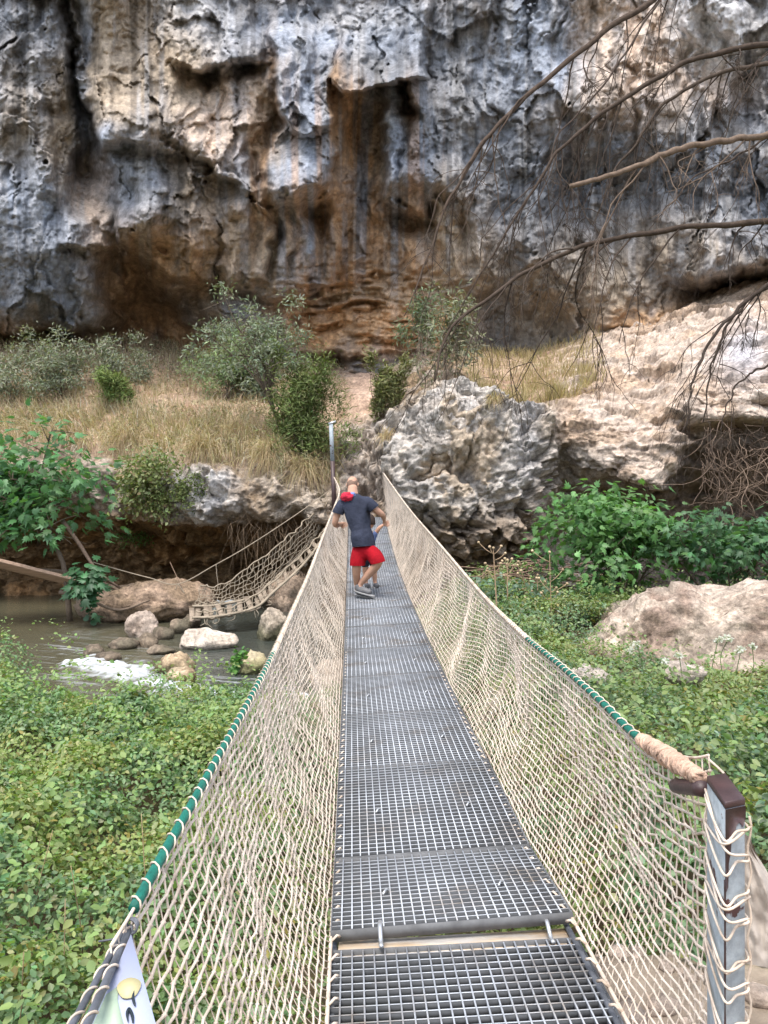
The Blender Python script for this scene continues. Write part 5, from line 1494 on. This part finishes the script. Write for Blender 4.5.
def ellipsoid(c, r, rot=None, sub=4):
    bm = bmesh.new(); bmesh.ops.create_icosphere(bm, subdivisions=sub, radius=1.0)
    v = np.array([q.co[:] for q in bm.verts]); f = np.array([[q.index for q in p.verts] for p in bm.faces]); bm.free()
    return v, f


def add_hand(V, R, E, wrist_i, pts, d, spread, s=1.0):
    """five finger chains from a palm; d = pointing direction, spread = across the palm, curl along -n"""
    d = np.asarray(d, float); d /= np.linalg.norm(d); spread = np.asarray(spread, float); spread -= d * spread.dot(d); spread /= np.linalg.norm(spread)
    n = np.cross(d, spread)
    w = np.asarray(V[wrist_i])
    palm = w + d * .055 * s; V.append(palm); R.append((.030 * s, .020 * s)); E.append((wrist_i, len(V) - 1)); pi = len(V) - 1
    for k, (o_, L) in enumerate(((-.030, .070), (-.010, .082), (.010, .078), (.028, .062))):
        a = palm + d * .035 * s + spread * o_ * s; b = a + (d * .7 + n * .6) * L * .55 * s; c = b + (d * .1 + n * 1.0) * L * .5 * s
        for q, r in ((a, .0105), (b, .009), (c, .007)):
            V.append(q); R.append(r * s); E.append((pi if q is a else len(V) - 2, len(V) - 1))
    a = w + d * .03 * s - spread * .038 * s; b = a + (d * .6 - spread * .5 + n * .5) * .035 * s; c = b + (d * .7 + n * .6) * .03 * s
    for q, r in ((a, .012), (b, .010), (c, .008)):
        V.append(q); R.append(r * s); E.append((wrist_i if q is a else len(V) - 2, len(V) - 1))


def head_mesh(name, c, s, fwd, up, mat, parent, hair_mat=None, bald=True):
    fwd = np.asarray(fwd, float); fwd /= np.linalg.norm(fwd); up = np.asarray(up, float); up -= fwd * up.dot(fwd); up /= np.linalg.norm(up)
    rt = np.cross(fwd, up)
    v, f = ellipsoid(None, None, sub=4)
    x, y, z = v[:, 0].copy(), v[:, 1].copy(), v[:, 2].copy()       # x right, y forward, z up
    X = x * .078 * (1 - .18 * sstep(.1, -1, z)); Yf = y * .098 * (1 + .05 * (z > 0)) ; Zz = z * .118
    X *= (1 - .12 * sstep(.2, 1, y))
    g = lambda a, b, ra, rb: np.exp(-(((x - a) / ra) ** 2 + ((z - b) / rb) ** 2)) * (y > 0)
    Yf = Yf + .024 * g(0, -.12, .12, .22) + .008 * g(0, -.48, .25, .07) + .010 * g(0, -.85, .3, .15) - .010 * (g(-.35, .08, .16, .1) + g(.35, .08, .16, .1)) + .006 * g(0, .25, .5, .08)
    vv = np.asarray(c) + s * (X[:, None] * rt + Yf[:, None] * fwd + Zz[:, None] * up)
    mb = MB(); mb.add(vv, f)
    for sg in (-1, 1):                                             # ears
        e, ef = ellipsoid(None, None, sub=2)
        ee = np.asarray(c) + s * ((sg * .078 + e[:, 0:1] * .010) * rt + (-.005 + e[:, 1:2] * .020) * fwd + (-.004 + e[:, 2:3] * .032) * up)
        mb.add(ee, ef)
    return mb, vv, f, (rt, fwd, up)


def man():
    d0 = 10.3
    skin_m = mat_basic('skin', (.50, .29, .20), .55, var=.10, vscale=20, spec=.3)
    M['skin'] = skin_m
    navy = mat_basic('navy_cotton', (.042, .048, .072), .9, var=.3, vscale=7, bump=.04, bscale=6, spec=.1)
    red = mat_basic('red_cotton', (.34, .006, .014), .8, var=.25, vscale=9, bump=.03, bscale=7, spec=.15)
    grey = mat_basic('grey_shoe', (.16, .16, .165), .8, var=.3, vscale=30, spec=.2); sole = mat_basic('shoe_sole', (.30, .30, .30), .8, var=.2)
    hairm = mat_basic('cropped_hair', (.20, .125, .09), .8, var=.3, vscale=60)
    blue = mat_basic('blue_cloth', (.16, .22, .46), .8, var=.2, vscale=20)
    M['scarf'] = mat_basic('pink_red_cloth', (.50, .022, .05), .85, var=.3, vscale=25, bump=.01, bscale=30)
    feet = P(362, 596, d0)
    root = empty('person', tuple(feet), 'bald man in navy t-shirt and red shorts seen from behind on the footbridge', 'person')
    q = lambda px, py, dd=0.0: P(px, py, d0 + dd)
    # body: pelvis first
    V = [q(365, 549), q(362, 536), q(358.5, 520, .02), q(355, 506, .06), q(353, 497, .10), q(352.5, 490, .13), q(352.5, 484, .16)]
    R = [(.135, .11), (.125, .10), (.145, .115), (.16, .11), (.10, .085), (.072, .07), (.068, .072)]
    E = [(0, 1), (1, 2), (2, 3), (3, 4), (4, 5), (5, 6)]

    def chain(start, pts):
        prev = start
        for p, r in pts:
            V.append(p); R.append(r); E.append((prev, len(V) - 1)); prev = len(V) - 1
        return prev
    wl = chain(3, [(q(341, 503, .05), .068), (q(337.5, 513, .0), .052), (q(334.5, 524, .02), .043), (q(337, 525.5, .16), .04), (q(340.5, 523.5, .30), .030)])
    add_hand(V, R, E, wl, None, (.25, .9, -.15), (0, .2, 1))
    wr = chain(3, [(q(368, 501, .05), .068), (q(374, 508.5, .0), .052), (q(382, 514.5, .05), .044), (q(383.5, 516.5, .17), .040), (q(384.0, 520, .29), .030)])
    add_hand(V, R, E, wr, None, (.15, .8, -.4), (.3, .3, 1))
    chain(0, [(q(358, 554), .098), (q(356.5, 566, -.06), .066), (q(356.5, 574, .0), .060), (q(357, 586, .10), .040), (q(358, 592.5, .10), .040), (q(366, 594.0, .02), .03)])
    chain(0, [(q(371, 553, -.04), .100), (q(379.0, 563, -.16), .066), (q(372, 570.5, -.08), .062), (q(361, 583, .0), .040), (q(359, 588.0, .0), .042), (q(367, 591.5, -.08), .03)])
    skin('body', V, R, E, skin_m, root, 0)
    # head
    hb, vv, f, ax = head_mesh('head', q(352.5, 484.6, .20), 1.0, (.15, .8, -.6), (.05, .4, 1), skin_m, root)
    hb.build('head', skin_m, root, True)
    hv, hf = ellipsoid(None, None, sub=4)
    rt, fw, up = ax
    c = q(352.5, 484.6, .20)
    keep = np.array([(hv[t][:, 1].mean() < .15 and -.55 < hv[t][:, 2].mean() < .35) for t in hf])
    uq, inv = np.unique(hf[keep], return_inverse=True)
    h = hv[uq]; hh = c + 1.0 * ((h[:, 0:1] * .0795 * (1 - .18 * sstep(.1, -1, h[:, 2:3]))) * rt + h[:, 1:2] * .0995 * fw + h[:, 2:3] * .1195 * up)
    mesh_obj('hair', hh, inv.reshape(-1, 3), hairm, root, True)
    # t-shirt
    V = [q(366.5, 556), q(364.2, 546), q(361.6, 534), q(358.3, 520, .02), q(355.3, 507, .05), q(353.6, 498.5, .09), q(352.9, 493.5, .12)]
    R = [(.17, .14), (.215, .165), (.205, .155), (.195, .15), (.215, .15), (.135, .105), (.070, .068)]
    E = [(0, 1), (1, 2), (2, 3), (3, 4), (4, 5), (5, 6)]
    V += [q(341.6, 503.8, .03), q(338.2, 511.5, .0), q(335.8, 519, .0)]; R += [.118, .094, .072]; E += [(4, 7), (7, 8), (8, 9)]
    V += [q(368.4, 501.8, .03), q(373.4, 507.5, .0), q(377.5, 512, .02)]; R += [.116, .094, .072]; E += [(4, 10), (10, 11), (11, 12)]
    skin('t_shirt', V, R, E, navy, root, 3, cuts=[(q(364.5, 546), (.06, -.02, -1), .5), (q(337.3, 513.5), q(335.8, 519) - q(338, 511.5), .095), (q(374.6, 508.7), q(377.5, 512) - q(373.6, 507.5), .095)])
    # shorts
    V = [q(366, 549), q(364, 538), q(358.2, 554.5), q(357.2, 564.5, -.04), q(357, 572, -.04), q(372.5, 554, -.05), q(378.0, 561.5, -.14), q(381, 568, -.14)]
    R = [(.185, .16), (.17, .14), .138, .118, .10, .140, .112, .095]
    E = [(0, 1), (0, 2), (2, 3), (3, 4), (0, 5), (5, 6), (6, 7)]
    skin('shorts', V, R, E, red, root, 0, cuts=[(q(357.2, 565.5, -.04), (0, 0, -1), .19), (q(378.2, 562.8, -.13), (.25, 0, -1), .19)])
    # shoes
    for (a, b) in ((q(358, 592.0, .10), q(371, 594.5, .0)), (q(357.5, 588.5, .0), q(371.5, 592.5, -.10))):
        m_ = (a + b) / 2
        s = skin('shoe', [m_, a, b, a + np.array([0, 0, .06])], [(.05, .045), (.047, .05), (.045, .032), .047], [(0, 1), (0, 2), (1, 3)], grey, root, 0)
        mb = MB(); u = (b - a); L = np.linalg.norm(u); u /= L; sd_ = np.cross(u, [0, 0, 1.0]); sd_ /= np.linalg.norm(sd_); th = np.linspace(0, 2 * np.pi, 20, endpoint=False)
        ring = np.array([m_ + u * math.cos(t) * (L / 2 + .055) + sd_ * math.sin(t) * .050 for t in th])
        v = np.concatenate([ring + [0, 0, -.052], ring + [0, 0, -.030]]); n = 20
        mb.add(v, [np.arange(n)[None][:, ::-1], (np.arange(n) + n)[None], np.array([[i, (i + 1) % n, n + (i + 1) % n, n + i] for i in range(n)])])
        so_ = mb.build('sole', sole, s); so_.location = (0, 0, 0); so_.matrix_parent_inverse = Matrix.Identity(4)
        so_.location = -(Vector(root.location) + Vector(s.location))
    # red bundle at the neck
    def cloth(name, c, r, mat, seed):
        v, f = ellipsoid(None, None, sub=4); n_ = v.copy()
        v = v * (1 + .28 * fbm(v[:, 0] * 1.7 + seed, v[:, 1] * 1.7, v[:, 2] * 1.7, 3, seed)[:, None])
        return mesh_obj(name, c + v * np.asarray(r), f, mat, root, True)
    cloth('red_scarf', q(346.5, 496.8, -.07), (.082, .05, .062), M['scarf'], 3)
    cloth('scarf_trim', q(352.0, 494.8, -.035), (.045, .04, .035), blue, 4)
    # ---- the child in front
    d1 = 10.75
    k = lambda px, py, dd=0.0: P(px, py, d1 + dd)
    dark = mat_basic('dark_shorts', (.03, .03, .05), .9, var=.2); ctee = mat_basic('child_tee', (.10, .14, .28), .9, var=.2); chair = mat_basic('child_hair', (.035, .022, .016), .7, var=.3, vscale=60)
    r2 = empty('person', tuple(k(372, 587)), 'small dark haired child half hidden in front of the man, hand on net', 'person')
    V = [k(369, 557), k(369, 546), k(369, 538), k(369.5, 532, .02), k(370, 529, .03)]
    R = [(.085, .07), (.08, .065), (.09, .07), (.05, .045), (.04, .04)]; E = [(0, 1), (1, 2), (2, 3), (3, 4)]

    def chain2(start, pts):
        prev = start
        for p, r in pts:
            V.append(p); R.append(r); E.append((prev, len(V) - 1)); prev = len(V) - 1
        return prev
    w1 = chain2(2, [(k(374.5, 535), .034), (k(379.5, 527.5, -.03), .030), (k(383.5, 524.5, .0), .022)]); add_hand(V, R, E, w1, None, (.9, .2, .3), (0, 1, .3), .62)
    w2 = chain2(2, [(k(363, 536), .034), (k(360, 544, .06), .028), (k(360, 550, .14), .022)]); add_hand(V, R, E, w2, None, (0, .4, -.9), (1, 0, 0), .62)
    chain2(0, [(k(365, 563), .055), (k(365.5, 573), .040), (k(366, 583), .028), (k(368, 586, -.06), .022)])
    chain2(0, [(k(373, 563), .055), (k(374.5, 573), .040), (k(375, 583), .028), (k(377, 586, -.06), .022)])
    skin('body', V, R, E, skin_m, r2, 0)
    hb, vv, f, ax = head_mesh('head', k(370.3, 521.5, .05), .84, (.1, 1, -.15), (0, .15, 1), skin_m, r2); hb.build('head', skin_m, r2, True)
    rt, fw, up = ax; c = k(370.3, 521.5, .05)
    keep = np.array([(hv[t][:, 1].mean() < .35 and hv[t][:, 2].mean() > -.5) or hv[t][:, 2].mean() > .55 for t in hf])
    uq, inv = np.unique(hf[keep], return_inverse=True); h = hv[uq]
    hh = c + .84 * (h[:, 0:1] * .087 * rt + h[:, 1:2] * .107 * fw + h[:, 2:3] * .127 * up)
    mesh_obj('hair', hh, inv.reshape(-1, 3), chair, r2, True)
    skin('t_shirt', [k(369, 553), k(369, 545), k(369, 538), k(369.5, 533, .02), k(374, 535.5), k(377, 531, -.02), k(364, 536), k(361.5, 541, .03)],
         [(.10, .085), (.095, .08), (.10, .085), (.06, .055), .046, .042, .046, .042], [(0, 1), (1, 2), (2, 3), (2, 4), (4, 5), (2, 6), (6, 7)], ctee, r2, 1)
    skin('shorts', [k(369, 556), k(369, 552), k(365, 562), k(365, 569), k(373, 562), k(373.5, 569)], [(.10, .09), (.096, .085), .066, .062, .066, .062], [(0, 1), (0, 2), (2, 3), (0, 4), (4, 5)], dark, r2, 0)
    for (a, b) in ((k(366, 584.5), k(369, 586.5, -.08)), (k(375, 584.5), k(378, 586.5, -.08))):
        skin('shoe', [(a + b) / 2, a, b], [.036, .036, .028], [(0, 1), (0, 2)], grey, r2, 0)


build_cliff()
build_bank()
build_ground()
build_river()
river_rocks()
build_undergrowth()
near_details()
far_shrubs()
dry_grass()
thistles()
white_flowers()
bare_tree()
hanging_roots()
build_bridge()
broken_bridge()
man()
